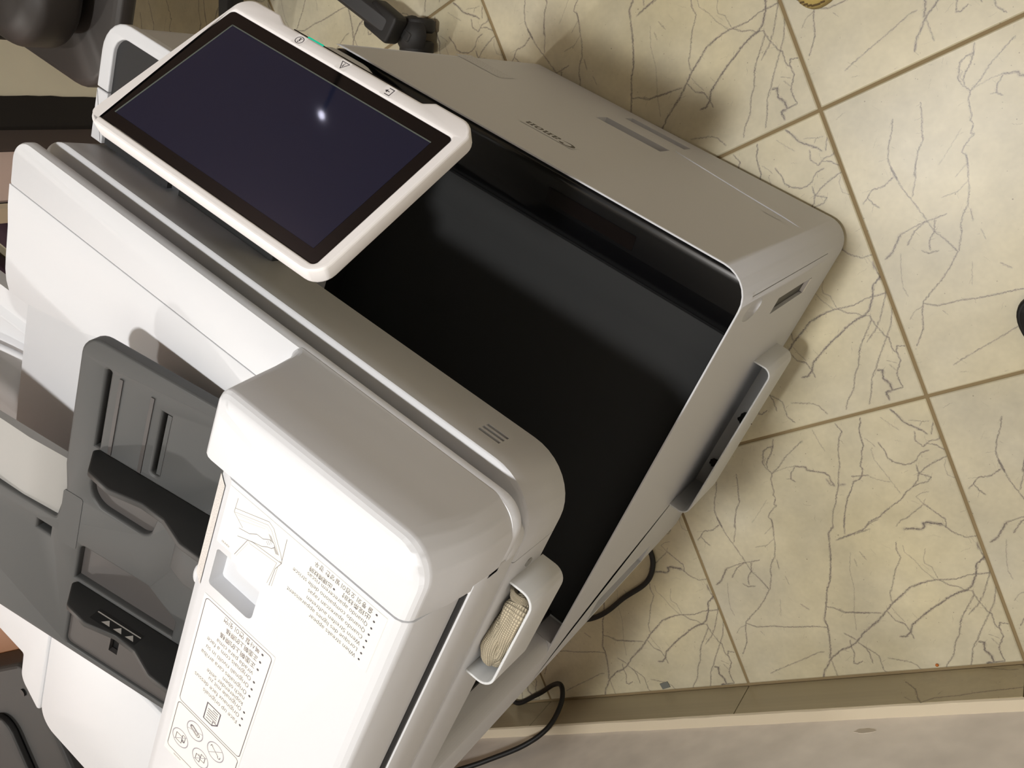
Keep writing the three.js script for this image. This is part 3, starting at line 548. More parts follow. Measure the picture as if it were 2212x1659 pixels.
// ------------------------------------------------------------------ printed matter on the copier
// glyphs the built-in fonts lack, as strokes on a 10 x 10 grid
const GLYPH = {
  '出': '5,0 5,9|1.5,1.5 1.5,4.5 8.5,4.5 8.5,1.5|.8,5.5 .8,9 9.2,9 9.2,5.5', '现': '.3,1.5 3.6,1.5|2,1.5 2,8|.5,4.8 3.5,4.8|.2,8.6 3.9,7.4|4.8,1 9,1 9,6|4.8,1 4.8,6|6.9,2.4 6.9,5 4.6,9.5|7.4,5.5 7.4,8.8 9.8,8.8 9.8,7.6',
  '現': '.3,1.5 3.6,1.5|2,1.5 2,8|.5,4.8 3.5,4.8|.2,8.6 3.9,7.4|4.8,.8 9,.8 9,5.8 4.8,5.8 4.8,.8|4.8,2.5 9,2.5|4.8,4.1 9,4.1|5.8,5.8 5.5,8 4.3,9.6|7.4,5.8 7.4,9 9.8,9 9.8,7.8', '条': '4,.2 1.2,3.4|3.4,1.4 7.6,1.4 1,5|3,1.8 9,5|.8,6 9.2,6|5,5 5,9.8|3.2,7 1.2,9.2|6.8,7 8.8,9.2',
  '條': '1.8,.2 .3,4|1.2,2.8 1.2,9.6|3,2 3,7.6|5.6,.2 3.8,2.8|5.2,1.3 9,1.3 4,4.6|5,2 9.6,4.6|4,5.6 9.6,5.6|6.7,4.8 6.7,9.8|5.4,7 4,9|8,7 9.4,9', '纹': '2.4,.3 .8,3.4 3.2,3.4 .6,6.6 3.4,6.2|.4,8.8 3.8,8|6.6,.2 7.2,1.6|4.4,2.6 9.8,2.6|8.6,2.6 7.4,6 4.2,9.4|5.2,2.6 6.8,6.4 9.8,9.4',
  '紋': '2.4,.3 .8,2.8 3.2,2.8 .6,5.4 3.4,5.2|2,5.4 2,8.4|.6,7 .3,9|3.2,7 3.7,8.8|6.6,.2 7.2,1.6|4.4,2.6 9.8,2.6|8.6,2.6 7.4,6 4.2,9.4|5.2,2.6 6.8,6.4 9.8,9.4', '时': '.6,1.5 3.6,1.5 3.6,8.5 .6,8.5 .6,1.5|.6,5 3.6,5|4.6,3 9.8,3|8,.4 8,9.2 6.8,8.6|5.4,5 6.4,6.6',
  '時': '.6,1.5 3.4,1.5 3.4,8.5 .6,8.5 .6,1.5|.6,5 3.4,5|4.8,1.6 9.4,1.6|7,.2 7,3.6|4.2,3.6 9.8,3.6|4.2,5.6 9.8,5.6|8.2,3.6 8.2,9.4 7,8.8|5.4,6.8 6.4,8.2', '正': '.8,1 9.2,1|5,1 5,9|5,4.8 8.6,4.8|2.2,4.4 2.2,9|.4,9 9.6,9',
  '面': '.4,.8 9.6,.8|4.8,.8 4.4,2.8|1,2.8 9,2.8 9,9.4 1,9.4 1,2.8|3.8,2.8 3.8,9.4|6.3,2.8 6.3,9.4|3.8,5 6.3,5|3.8,7.2 6.3,7.2', '朝': '.4,1.4 4.8,1.4|2.6,.2 2.6,2.6|.9,2.6 4.3,2.6 4.3,6.2 .9,6.2 .9,2.6|.9,4.4 4.3,4.4|.2,7.6 5,7.6|2.6,6.2 2.6,9.8|6,1 6,6.6 5.2,9.4|6,1 9.2,1 9.2,9.4 8.2,9|6,3.8 9.2,3.8|6,6.4 9.2,6.4',
  '上': '4.8,.5 4.8,9|4.8,4.2 8.4,4.2|.4,9 9.6,9', '的': '2.4,.2 1.6,2|.6,2 4,2 4,9 .6,9 .6,2|.6,5.4 4,5.4|6.6,.2 5,4|6,2.2 9.4,2.2 9,9.2 7.6,8.8|6.2,4.8 7.4,6.4', '原': '1,.8 9.6,.8|1,.8 1,6 .2,9.6|5.6,.8 5,2.4|2.8,2.4 8.8,2.4 8.8,6 2.8,6 2.8,2.4|2.8,4.2 8.8,4.2|5.8,6 5.8,9.6|3.6,7 2.4,9|8,7 9.2,9',
  '稿': '3.6,.4 .8,1.4|.2,3 4.2,3|2.2,1 2.2,9.8|2.2,3.4 .3,6.6|2.2,4 4,5.6|7.2,.1 7.2,1.4|4.8,1.4 9.8,1.4|5.8,2.6 8.8,2.6 8.8,4.2 5.8,4.2 5.8,2.6|4.8,9.8 4.8,5.4 9.8,5.4 9.8,9.6|6.2,6.8 8.4,6.8 8.4,8.6 6.2,8.6 6.2,6.8',
  '줄': '1.5,.5 8.5,.5|5,.5 1.6,3.6|5,.5 8.4,3.6|.4,4.4 9.6,4.4|5,4.4 5,5.6|1.8,6 8.2,6 8.2,7.6 1.8,7.6 1.8,9.4 8.4,9.4', '등': '1.8,.6 8.2,.6|1.8,.6 1.8,3.4 8.4,3.4|1.8,2 8,2|.4,4.9 9.6,4.9|5,6 3.2,6.6 2.8,7.8 3.4,9.2 5,9.7 6.6,9.2 7.2,7.8 6.8,6.6 5,6', '의': '4,.8 2.2,1.4 1.6,3 2.2,4.6 4,5.2 5.8,4.6 6.4,3 5.8,1.4 4,.8|.4,8 7.2,7.4|4,5.2 4,7.4|8.8,.2 8.8,9.8',
  '오': '5,.8 3.2,1.4 2.4,3 3.2,4.6 5,5.2 6.8,4.6 7.6,3 6.8,1.4 5,.8|5,5.4 5,8.6|.4,8.6 9.6,8.6', '염': '3,.5 1.4,1 .8,2.4 1.4,3.8 3,4.4 4.6,3.8 5.2,2.4 4.6,1 3,.5|5.4,1.6 8.6,1.6|5.4,3.4 8.6,3.4|8.6,.2 8.6,5.2|2.6,6 8.6,6 8.6,9.5 2.6,9.5 2.6,6', '이': '3.4,1.4 1.6,2.2 1,5 1.6,7.6 3.4,8.4 5.2,7.6 5.8,5 5.2,2.2 3.4,1.4|8.6,.2 8.6,9.8',
  '발': '.8,.6 .8,4.6 4.8,4.6 4.8,.6|.8,2.5 4.8,2.5|7.4,.2 7.4,5.2|7.4,2.6 9.4,2.6|2,6 8,6 8,7.6 2,7.6 2,9.4 8.4,9.4', '생': '2.6,.8 .4,4.6|2.6,1.6 4.6,4.6|6.4,.4 6.4,5.4|6.4,2.8 8.6,2.8|8.6,.2 8.6,5.6|5.2,6 3.4,6.6 3,7.8 3.6,9.2 5.2,9.7 7,9.2 7.6,7.8 7,6.6 5.2,6', '한': '1.6,.3 4.4,.3|.4,1.6 5.4,1.6|3,2.4 1.6,2.8 1.2,3.8 1.8,4.9 3,5.3 4.2,4.9 4.8,3.8 4.2,2.8 3,2.4|7.4,.2 7.4,6.4|7.4,3.2 9.4,3.2|2,6.6 2,9.4 8.4,9.4',
  '경': '.8,.8 4.8,.8 4.4,3 1,5.4|5,2 8.6,2|5,3.8 8.6,3.8|8.6,.2 8.6,5.6|5.2,6 3.4,6.6 3,7.8 3.6,9.2 5.2,9.7 7,9.2 7.6,7.8 7,6.6 5.2,6', '우': '5,.4 3.2,1 2.4,2.4 3.2,3.8 5,4.4 6.8,3.8 7.6,2.4 6.8,1 5,.4|.4,5.8 9.6,5.8|5,5.8 5,9.8', '복': '2,.4 2,3.6 8,3.6 8,.4|2,2 8,2|5,3.6 5,5.4|.4,5.4 9.6,5.4|2,6.8 8.2,6.8 8.2,9.8', '사': '3,.8 .6,8|3,2.4 5.4,7.6|7.4,.2 7.4,9.8|7.4,4.6 9.6,4.6',
  '할': '1.6,.2 4.4,.2|.4,1.3 5.4,1.3|3,1.9 1.6,2.3 1.2,3.2 1.8,4.2 3,4.6 4.2,4.2 4.8,3.2 4.2,2.3 3,1.9|7.4,.2 7.4,5.2|7.4,2.6 9.4,2.6|2,6 8,6 8,7.6 2,7.6 2,9.4 8.4,9.4', '면': '.8,.8 4.6,.8 4.6,4.4 .8,4.4 .8,.8|4.8,1.8 8.6,1.8|4.8,3.4 8.6,3.4|8.6,.2 8.6,6.4|2.4,6.2 2.4,9.4 9,9.4', '윗': '3.4,.3 1.8,.8 1.2,1.9 1.8,3 3.4,3.5 5,3 5.6,1.9 5,.8 3.4,.3|.4,5 6.8,4.6|3.6,4.9 3.6,6.2|8.6,.2 8.6,6.4|5.2,6.4 2.2,9.8|5,7.4 8.4,9.8',
};
function write(g, text, x, y, size, width) {                           // mixed text: font glyphs, strokes for the rest; y = baseline
  const sc = width ? width / [...text].reduce((s, c) => s + (GLYPH[c] ? size * 1.02 : g.measureText(c).width), 0) : 1;
  g.save(); g.translate(x, y); g.scale(sc, 1); let p = 0;
  for (const c of text) {
    if (!GLYPH[c]) { g.fillText(c, p, 0); p += g.measureText(c).width; continue; }
    for (const s of GLYPH[c].split('|')) { g.beginPath(); s.split(' ').forEach((q, i) => { const [a, b] = q.split(',').map(Number), X = p + a / 10 * size * .94, Y = -size * .84 + b / 10 * size * .94; i ? g.lineTo(X, Y) : g.moveTo(X, Y); }); g.stroke(); }
    p += size * 1.02;
  }
  g.restore();
}
const cover = copier.getObjectByName('feeder_cover');
const sticker = (name, tex, x0, x1, zr, zf, label, y = YT + .0002) => part(name, quad([x0, y, zf], [x1 - x0, 0, 0], [0, 0, zr - zf]), new THREE.MeshStandardMaterial({ map: tex, roughness: .42 }), cover, label);
{ // sticker about streaks, with the drawing of a hand wiping the scanning strip
  const X = x => (x - .0125) * 1e4, Zc = z => (z + .2362) * 1e4;
  sticker('cleaning_sticker', canvasTex(1480, 524, (g, w, h) => {
    g.fillStyle = '#e4e2d8'; g.fillRect(0, 0, w, h); g.fillStyle = '#3d3b44'; g.strokeStyle = '#3d3b44'; g.lineWidth = 4.2; g.font = '46px sans-serif';
    const rows = [['When streaks appear', -.2302, .0679], ['Lorsque des lignes apparaissent', -.2243, .0914], ['Wenn Streifen auftreten', -.2183, .0745], ['Cuando aparezcan rayas', -.2122, .0752], ['Quando compaiono delle strisce', -.2061, .0916], ['Quando aparecerem riscas', -.2001, .0798]];
    const dot = (x, z) => { g.beginPath(); g.arc(X(x), Zc(z), 9, 0, 7); g.fill(); };
    for (const [t, z, e] of rows) { dot(.0209, z); write(g, t, X(.0243), Zc(z) + 15, 46, (e - .0243) * 1e4); }
    dot(.0209, -.1938); write(g, '出现条纹时', X(.0243), Zc(-.1938) + 18, 50); dot(.0565, -.1952); write(g, '出現條紋時', X(.0585), Zc(-.1952) + 18, 48, 212);
    dot(.0209, -.1875); write(g, '줄 등의 오염이 발생한 경우', X(.0243), Zc(-.1880) + 18, 48, 528);
    const poly = (pts, close, lw = 5, col = '#6d6a6c') => { g.strokeStyle = col; g.lineWidth = lw; g.beginPath(); pts.forEach(([x, z], i) => i ? g.lineTo(X(x), Zc(z)) : g.moveTo(X(x), Zc(z))); if (close) g.closePath(); g.stroke(); };
    poly([[.1514, -.1888], [.1517, -.1983]]); poly([[.1031, -.1884], [.1019, -.2076]]);
    poly([[.1517, -.1983], [.121, -.1868], [.1157, -.189], [.1040, -.2040], [.1019, -.2076], [.1016, -.2099], [.1036, -.2090]]); poly([[.1517, -.1983], [.1518, -.2018], [.1411, -.2086]]);
    poly([[.1518, -.2018], [.1210, -.1898], [.1170, -.1918], [.1056, -.2057]], 0, 4, '#8d8a8a'); poly([[.1485, -.2022], [.1215, -.1922], [.1185, -.1940]], 0, 3, '#aaa7a4'); poly([[.1470, -.2050], [.1225, -.1945]], 0, 3, '#aaa7a4');
    g.fillStyle = '#9a9896'; g.beginPath();[[.1190, -.1958], [.1160, -.1962], [.1056, -.2057], [.1085, -.2066]].forEach(([x, z], i) => i ? g.lineTo(X(x), Zc(z)) : g.moveTo(X(x), Zc(z))); g.fill();
    poly([[.134, -.2143], [.1419, -.2348]]); poly([[.134, -.2143], [.131, -.2158], [.1054, -.2126], [.1083, -.2346]], 0, 4, '#8d8a8a'); poly([[.134, -.2143], [.129, -.2128], [.1016, -.2099], [.1052, -.2180], [.1060, -.2350]]); poly([[.1330, -.2168], [.1402, -.2348]], 0, 3, '#aaa7a4'); poly([[.1036, -.2140], [.1040, -.2340]], 0, 4, '#8d8a8a');
    g.fillStyle = '#ecebe4'; g.strokeStyle = '#5d5a5e'; g.lineWidth = 5; g.beginPath();[[.1441, -.2111], [.134, -.2085], [.128, -.2040], [.122, -.2035], [.1165, -.1996], [.1120, -.2000], [.1108, -.2022], [.1130, -.2052], [.1165, -.2066], [.121, -.2098], [.130, -.2128], [.1436, -.2182]].forEach(([x, z], i) => i ? g.lineTo(X(x), Zc(z)) : g.moveTo(X(x), Zc(z))); g.fill(); g.stroke();
    poly([[.1165, -.1996], [.1140, -.2022]], 0, 4, '#5d5a5e'); poly([[.1178, -.2012], [.1152, -.2038]], 0, 4, '#5d5a5e'); poly([[.1188, -.2028], [.1165, -.2050]], 0, 4, '#5d5a5e');
    g.fillStyle = '#8a878a'; for (let k = 0; k < 9; k++) g.fillRect(1355 + k * 9, 26 - (k % 2) * 2, 6, 16 + (k * 7 % 5));
  }), .0125, .1605, -.2362, -.1838, 'pale cleaning sticker with multilingual text and a drawing of a hand');
}
{ // sticker about originals, with the "no clips" symbols
  const X = x => (x - .0822) * 1e4, Zc = z => (z + .4765) * 1e4;
  sticker('originals_sticker', canvasTex(764, 1880, (g, w, h) => {
    g.fillStyle = '#e7e2da'; g.fillRect(0, 0, w, h); g.strokeStyle = '#45424e'; g.lineWidth = 7;
    const rr = (x, y, W, H, r) => { g.beginPath(); g.roundRect(x, y, W, H, r); g.stroke(); };
    rr(22, 62, 716, 574, 34); rr(22, 662, 716, 1190, 34);
    g.fillStyle = '#3d3b44'; g.strokeStyle = '#3d3b44'; g.font = '58px sans-serif'; g.lineWidth = 5;
    const dot = (x, z) => { g.beginPath(); g.arc(X(x), Zc(z), 11, 0, 7); g.fill(); };
    const rows = [['Face up originals', -.3779, .136, 1], ['Originaux face dessus', -.3700, .148, 1], ['Originale mit zu', -.3623, .1338, 1], ['kopierender Seite', -.3560, .1375, 0], ['nach oben', -.3497, .1211, 0], ['Originales cara arriba', -.3428, .1476, 1], ['Originali rivolti in su', -.3348, .1444, 1], ['Originais com a face', -.3267, .1453, 1], ['virada para cima', -.3203, .1362, 0]];
    for (const [t, z, e, b] of rows) { if (b) dot(.0929, z); write(g, t, X(.0962), Zc(z) + 19, 58, (e - .0962) * 1e4); }
    dot(.0932, -.3126); write(g, '正面朝上的原稿', X(.0962), Zc(-.3126) + 24, 60, 384); dot(.0932, -.3044); write(g, '正面朝上的原稿', X(.0962), Zc(-.3044) + 24, 60, 340); dot(.0932, -.2962); write(g, '복사할 면이 윗면', X(.0962), Zc(-.2962) + 24, 60, 392);
    // sheet symbol
    g.lineWidth = 11; g.strokeStyle = '#45414f'; g.lineJoin = 'round'; g.beginPath();[[.1127, -.3862], [.1278, -.3862], [.1278, -.4052], [.1180, -.4052], [.1127, -.4003]].forEach(([x, z], i) => i ? g.lineTo(X(x), Zc(z)) : g.moveTo(X(x), Zc(z))); g.closePath(); g.stroke();
    g.lineWidth = 8; g.beginPath(); g.moveTo(X(.1180), Zc(-.4052)); g.lineTo(X(.1180), Zc(-.4003)); g.lineTo(X(.1127), Zc(-.4003)); g.stroke();
    for (const [z, a, b] of [[-.4022, .1192, .1258], [-.3990, .1148, .1258], [-.3965, .1148, .1258], [-.3940, .1148, .1258], [-.3915, .1148, .1258], [-.3890, .1148, .1210]]) { g.beginPath(); g.moveTo(X(a), Zc(z)); g.lineTo(X(b), Zc(z)); g.stroke(); }
    // prohibition circles
    const ring = (x, z, draw) => { g.save(); g.translate(X(x), Zc(z)); g.strokeStyle = '#45424e'; g.lineWidth = 7; draw(); g.strokeStyle = '#8d8a95'; g.lineWidth = 10; g.beginPath(); g.arc(0, 0, 92, 0, 7); g.stroke(); g.lineWidth = 6; g.beginPath(); g.moveTo(-65, 65); g.lineTo(65, -65); g.stroke(); g.restore(); };
    ring(.1444, -.4501, () => { g.strokeRect(-20, -50, 70, 80); g.beginPath(); g.roundRect(-52, -20, 34, 78, 12); g.stroke(); g.beginPath(); g.arc(-35, -6, 9, 0, 7); g.stroke(); });
    ring(.132, -.4276, () => { g.rotate(.4); g.beginPath(); g.roundRect(-60, -22, 120, 44, 22); g.stroke(); g.beginPath(); g.roundRect(-40, -10, 92, 22, 11); g.stroke(); });
    ring(.107, -.4278, () => { g.beginPath(); g.moveTo(-58, -12); g.bezierCurveTo(-70, -44, -30, -48, -34, -20); g.lineTo(40, 26); g.bezierCurveTo(40, 50, 64, 44, 58, 18); g.stroke(); });
    ring(.1194, -.4500, () => { g.strokeRect(2, -54, 48, 66); g.strokeRect(-48, -14, 48, 66); g.beginPath(); g.moveTo(2, 0); g.lineTo(26, 30); g.stroke(); });
    g.fillStyle = '#8a878a'; for (let k = 0; k < 9; k++) g.fillRect(560 + k * 10, 22 - (k % 2) * 2, 6, 16 + (k * 7 % 5));
  }), .0822, .1586, -.4765, -.2885, 'pale sticker about originals with no-clip symbols');
  // narrow sticker on the bevel beside the document tray: fine print too small to read
  const fine = canvasTex(1024, 96, (g, w, h) => { g.fillStyle = '#e6e2de'; g.fillRect(0, 0, w, h); g.strokeStyle = '#a5a19e'; g.lineWidth = 1.8; for (let r = 0; r < 5; r++) for (let x = 12 + r * 5; x < 1000;) { const L = 12 + rnd() * 34; if (Math.floor(x / 130) % 4 !== 3 || r < 3) { g.beginPath(); g.moveTo(x, 14 + r * 17); for (let k = 0; k < L; k += 4) g.lineTo(x + k, 14 + r * 17 + (rnd() - .5) * 8); g.stroke(); } x += L + 9; } });
  part('bevel_sticker', quad([.1784, .8886, -.19], [0, 0, -.098], [-.0122, .0071, 0]).translate(.0002, .0004, 0), new THREE.MeshStandardMaterial({ map: fine, roughness: .45 }), cover, 'narrow sticker of fine print on the bevel');
}
{ // maker's name on the front cover
  const lb = copier.getObjectByName('lower_body'), bg = '#c8cace';
  const logo = canvasTex(1024, 300, (g, w, h) => {
    g.fillStyle = bg; g.fillRect(0, 0, w, h); g.fillStyle = '#2f2823'; g.font = 'bold 300px serif';
    const t = 'anon', W = g.measureText(t).width; g.save(); g.translate(330, 262); g.scale(680 / W, 1); g.lineWidth = 9; g.strokeStyle = '#2f2823'; g.strokeText(t, 0, 0); g.fillText(t, 0, 0); g.restore();
    // capital C: thick crescent whose upper end points into the bowl
    g.beginPath(); g.moveTo(310, 205); g.bezierCurveTo(270, 262, 150, 285, 78, 235); g.bezierCurveTo(-10, 172, 10, 60, 120, 28); g.bezierCurveTo(205, 6, 290, 40, 300, 96); g.lineTo(205, 128); g.bezierCurveTo(232, 92, 205, 52, 160, 62); g.bezierCurveTo(92, 80, 70, 165, 125, 208); g.bezierCurveTo(180, 240, 255, 222, 310, 205); g.fill();
  });
  part('maker_name', quad([.2575, .3575, .0003], [.0735, 0, 0], [0, .0215, 0]), new THREE.MeshStandardMaterial({ map: logo, roughness: .5 }), lb, 'dark maker name on the front cover');
  const tiny = (n, w, h, rows) => canvasTex(w, h, (g) => { g.fillStyle = bg; g.fillRect(0, 0, w, h); g.strokeStyle = '#77716a'; g.lineWidth = 3; for (let r = 0; r < rows; r++) for (let x = 6; x < w - 20;) { const L = 10 + rnd() * 26; g.beginPath(); g.moveTo(x, h * (r + .5) / rows); for (let k = 0; k < L; k += 4) g.lineTo(x + k, h * (r + .5) / rows + (rnd() - .5) * 7); g.stroke(); x += L + 10; } });
  part('fine_print', quad([.462, .194, .0003], [.078, 0, 0], [0, .040, 0]), new THREE.MeshStandardMaterial({ map: tiny('a', 512, 256, 7), roughness: .5 }), lb);
  part('fine_print', quad([.050, .1855, .0003], [.024, 0, 0], [0, .007, 0]), new THREE.MeshStandardMaterial({ map: tiny('b', 160, 44, 1), roughness: .5 }), lb);
}
// ------------------------------------------------------------------ things around the copier
{ // crumpled waffle cloth stuffed into the upper pocket
  const weave = dataTex(128, (x, y) => { const a = Math.abs(Math.sin(x * Math.PI * 8)), b = Math.abs(Math.sin(y * Math.PI * 8)), v = 70 + 170 * Math.pow(a * b, .6); return [v, v, v]; }, false); weave.repeat.set(5, 4);
  const weaveC = dataTex(128, (x, y) => { const a = Math.abs(Math.sin(x * Math.PI * 8)), b = Math.abs(Math.sin(y * Math.PI * 8)), k = .74 + .26 * Math.pow(a * b, .5); return [198 * k, 186 * k, 160 * k]; }, true); weaveC.repeat.set(5, 4);
  const mat = new THREE.MeshStandardMaterial({ map: weaveC, bumpMap: weave, bumpScale: .0012, roughness: .95, side: THREE.DoubleSide });
  const roll = (pts, r, sd, flat) => {                                   // a loose roll of cloth: noisy tube, closed at both ends
    const c = new THREE.CatmullRomCurve3(pts.map(p => V3(...p))), N = 70, Rr = 20, fr = c.computeFrenetFrames(N, false), P = [], uv = [], id = [];
    for (let i = 0; i <= N; i++) { const t = i / N, o = c.getPointAt(t), e = Math.sqrt(Math.max(.02, 1 - Math.pow(Math.abs(t * 2 - 1), 5))); for (let j = 0; j <= Rr; j++) { const a = j / Rr * 6.28318, k = r * e * (1 + .34 * noise.noise(Math.cos(a) * 1.4 + sd, Math.sin(a) * 1.4, t * 5 + sd) + .16 * Math.sin(a * 3 + t * 9 + sd)); const q = o.clone().addScaledVector(fr.normals[i], Math.cos(a) * k).addScaledVector(fr.binormals[i], Math.sin(a) * k * flat); P.push(Math.max(-.0328, Math.min(-.0103, q.x)), Math.max(.7148, q.y), Math.max(-.3162, Math.min(-.2162, q.z))); uv.push(t * 1.2, j / Rr); } }
    for (let i = 0; i < N; i++) for (let j = 0; j < Rr; j++) { const a = i * (Rr + 1) + j, b = a + Rr + 1; id.push(a, b, a + 1, b, b + 1, a + 1); }
    const g = new THREE.BufferGeometry(); g.setAttribute('position', new THREE.Float32BufferAttribute(P, 3)); g.setAttribute('uv', new THREE.Float32BufferAttribute(uv, 2)); g.setIndex(id); g.computeVertexNormals(); return prep(g);
  };
  const loop = roll([[-.0125, .750, -.2225], [-.0165, .7625, -.2215], [-.024, .7635, -.222], [-.0305, .752, -.2235]], .0034, 5.2, .8);
  solo('waffle_cloth', 'crumpled beige waffle cloth stuffed into the pocket on the scanner side', 'cloth', [roll([[-.021, .735, -.232], [-.0245, .7545, -.240], [-.0255, .757, -.258], [-.025, .750, -.282], [-.0215, .742, -.306]], .0098, 2.3, .9), roll([[-.0155, .738, -.250], [-.0160, .752, -.266], [-.0175, .753, -.288], [-.0225, .747, -.310]], .0082, 7.7, 1), roll([[-.026, .728, -.27], [-.026, .742, -.296], [-.020, .744, -.3115]], .0078, 4.1, 1), loop], mat, [-.0225, .7145, -.268]);
}
{ // debris in the lower pocket
  const bit = (x, z, r, h, s) => { const g = new THREE.IcosahedronGeometry(1, 3), p = g.attributes.position; for (let i = 0; i < p.count; i++) { const f = 1 + noise.noise(p.getX(i) * 2.2 + s, p.getY(i) * 2.2, p.getZ(i) * 2.2) * .7; p.setXYZ(i, p.getX(i) * r * f, p.getY(i) * h, p.getZ(i) * r * f); } g.computeVertexNormals(); return prep(g).translate(x, .102 + h * .9, z); };
  const names = [['black torn rubber crumb lying halfway along the low side pocket', -.027, -.281, .0085, .004, 1, 0x0d0d0d], ['round brown husk in the front corner of the low side pocket', -.029, -.182, .006, .004, 4, 0x241c16], ['oval brown husk near the rear end of the low side pocket', -.022, -.367, .0062, .004, 9, 0x2a1f17]];
  for (const [lab, x, z, r, h, s, c] of names) solo('debris', lab, 'debris', bit(x, z, r, h, s), std(c, .75), [x, .102, z], 'debris in the low side pocket');
}
{ // power cord: lies on the floor behind the copier, loops up over the skirting
  solo('power_cord', 'black power cord looping from behind the copier up over the skirting', 'cord', tube([[.05, .0055, -.60], [.006, .005, -.626], [-.013, .005, -.651], [-.017, .005, -.687], [.001, .005, -.739], [.03, .005, -.82], [.12, .005, -.93], [.13, .006, -1.05], [.081, .010, -1.110], [.048, .018, -1.049], [.027, .032, -.984], [.010, .052, -.956], [-.008, .077, -.967], [-.014, .112, -.997], [.002, .142, -1.037], [.038, .172, -1.090], [.076, .205, -1.134], [.2, .3, -1.27]], .0046, 260, 10), M.rubber, [.05, 0, -.9]);
}
solo('plastic_scrap', 'small grey rectangular plastic scrap on the floor beside the skirting', 'scrap', extY([[-.0085, .0055, .0006], [.0085, .0055, .0006], [.0085, -.0055, .0006], [-.0085, -.0055, .0006]], 0, .002, .0004).rotateY(1.05).translate(-.138, .0001, -.845), std(0x6f726c, .6), [-.138, 0, -.845]);
solo('orange_bead', 'tiny orange bead on the floor close to the skirting', 'bead', prep(new THREE.SphereGeometry(.0024, 14, 10)).scale(1, .8, 1).translate(-.436, .0019, -.496), std(0xb8661e, .5), [-.436, 0, -.496]);

// shoes that reach into the frame
function shoe(pos, turn, s, upper, sole, label, welt) {
  const t = thing('shoe', label, 'shoe', pos);
  const R = new THREE.Matrix4().makeRotationY(turn).setPosition(pos[0], 0, pos[2]);
  const out = (k, e) => { const a = []; for (let i = 0; i < 64; i++) { const q = i / 64 * 6.2832, c = Math.cos(q), n = Math.sin(q); const x = c * .142 * s + (c < 0 ? -.002 : 0), w = (.047 - .010 * c * 0 + .005 * Math.cos(q * 1) - .009 * Math.exp(-((c + .1) ** 2) * 9)) * s; a.push(V2(x * k, n * w * e)); } return a; };
  const sole_ = extrude(new THREE.Shape(out(1.02, 1.06)), .02 * s, .003).rotateX(-Math.PI / 2).translate(0, .0005, 0);
  part('sole', sole_.applyMatrix4(R), sole, t);
  const rings = []; for (let i = 0; i <= 12; i++) { const f = i / 12; rings.push({ y: .0195 * s + f * .075 * s, k: f }); }
  const P = []; const pt = (i, j) => { const a = out(1, 1)[(j + 64) % 64], f = i / 12, toe = Math.max(0, a.x / (.142 * s)); const sh = 1 - .25 * f * f - toe * .62 * Math.pow(f, 1.3); return [a.x * (a.x > 0 ? sh : 1 - .08 * f), .0195 * s + .082 * s * f * (1 - .62 * Math.max(0, toe)), a.y * (1 - .45 * f * f)]; };
  for (let i = 0; i < 12; i++) for (let j = 0; j < 64; j++) { const a = pt(i, j), b = pt(i, j + 1), c = pt(i + 1, j + 1), d = pt(i + 1, j); P.push(...a, ...c, ...b, ...a, ...d, ...c); }
  for (let j = 0; j < 64; j++) P.push(...pt(12, j), ...[0, .1 * s, 0], ...pt(12, j + 1));
  const g = new THREE.BufferGeometry(); g.setAttribute('position', new THREE.Float32BufferAttribute(P, 3));
  const cg = toCreasedNormals(prep(g), 1.2);
  part('upper', cg.applyMatrix4(R), upper, t);
  if (welt) for (let i = 0; i < 64; i++) { const a = out(1.0, 1.03)[i]; part('stitch', box(-.0012, .0012, 0, .0012, -.0028, .0028).rotateY(-Math.atan2(a.y, a.x) + .35).translate(a.x, .0202 * s, a.y).applyMatrix4(R), welt, t); }
  return t;
}
shoe([-.377, 0, .006], -.05, 1, std(0x141312, .6), std(0x0e0d0d, .7), 'black shoe whose toe points at the low side pocket');
shoe([.222, 0, .360], 1.83, 1, std(0xb9a25e, .7), std(0xa8935a, .7), 'tan shoe with stitched welt standing in front of the copier', std(0x5d4a26, .8));

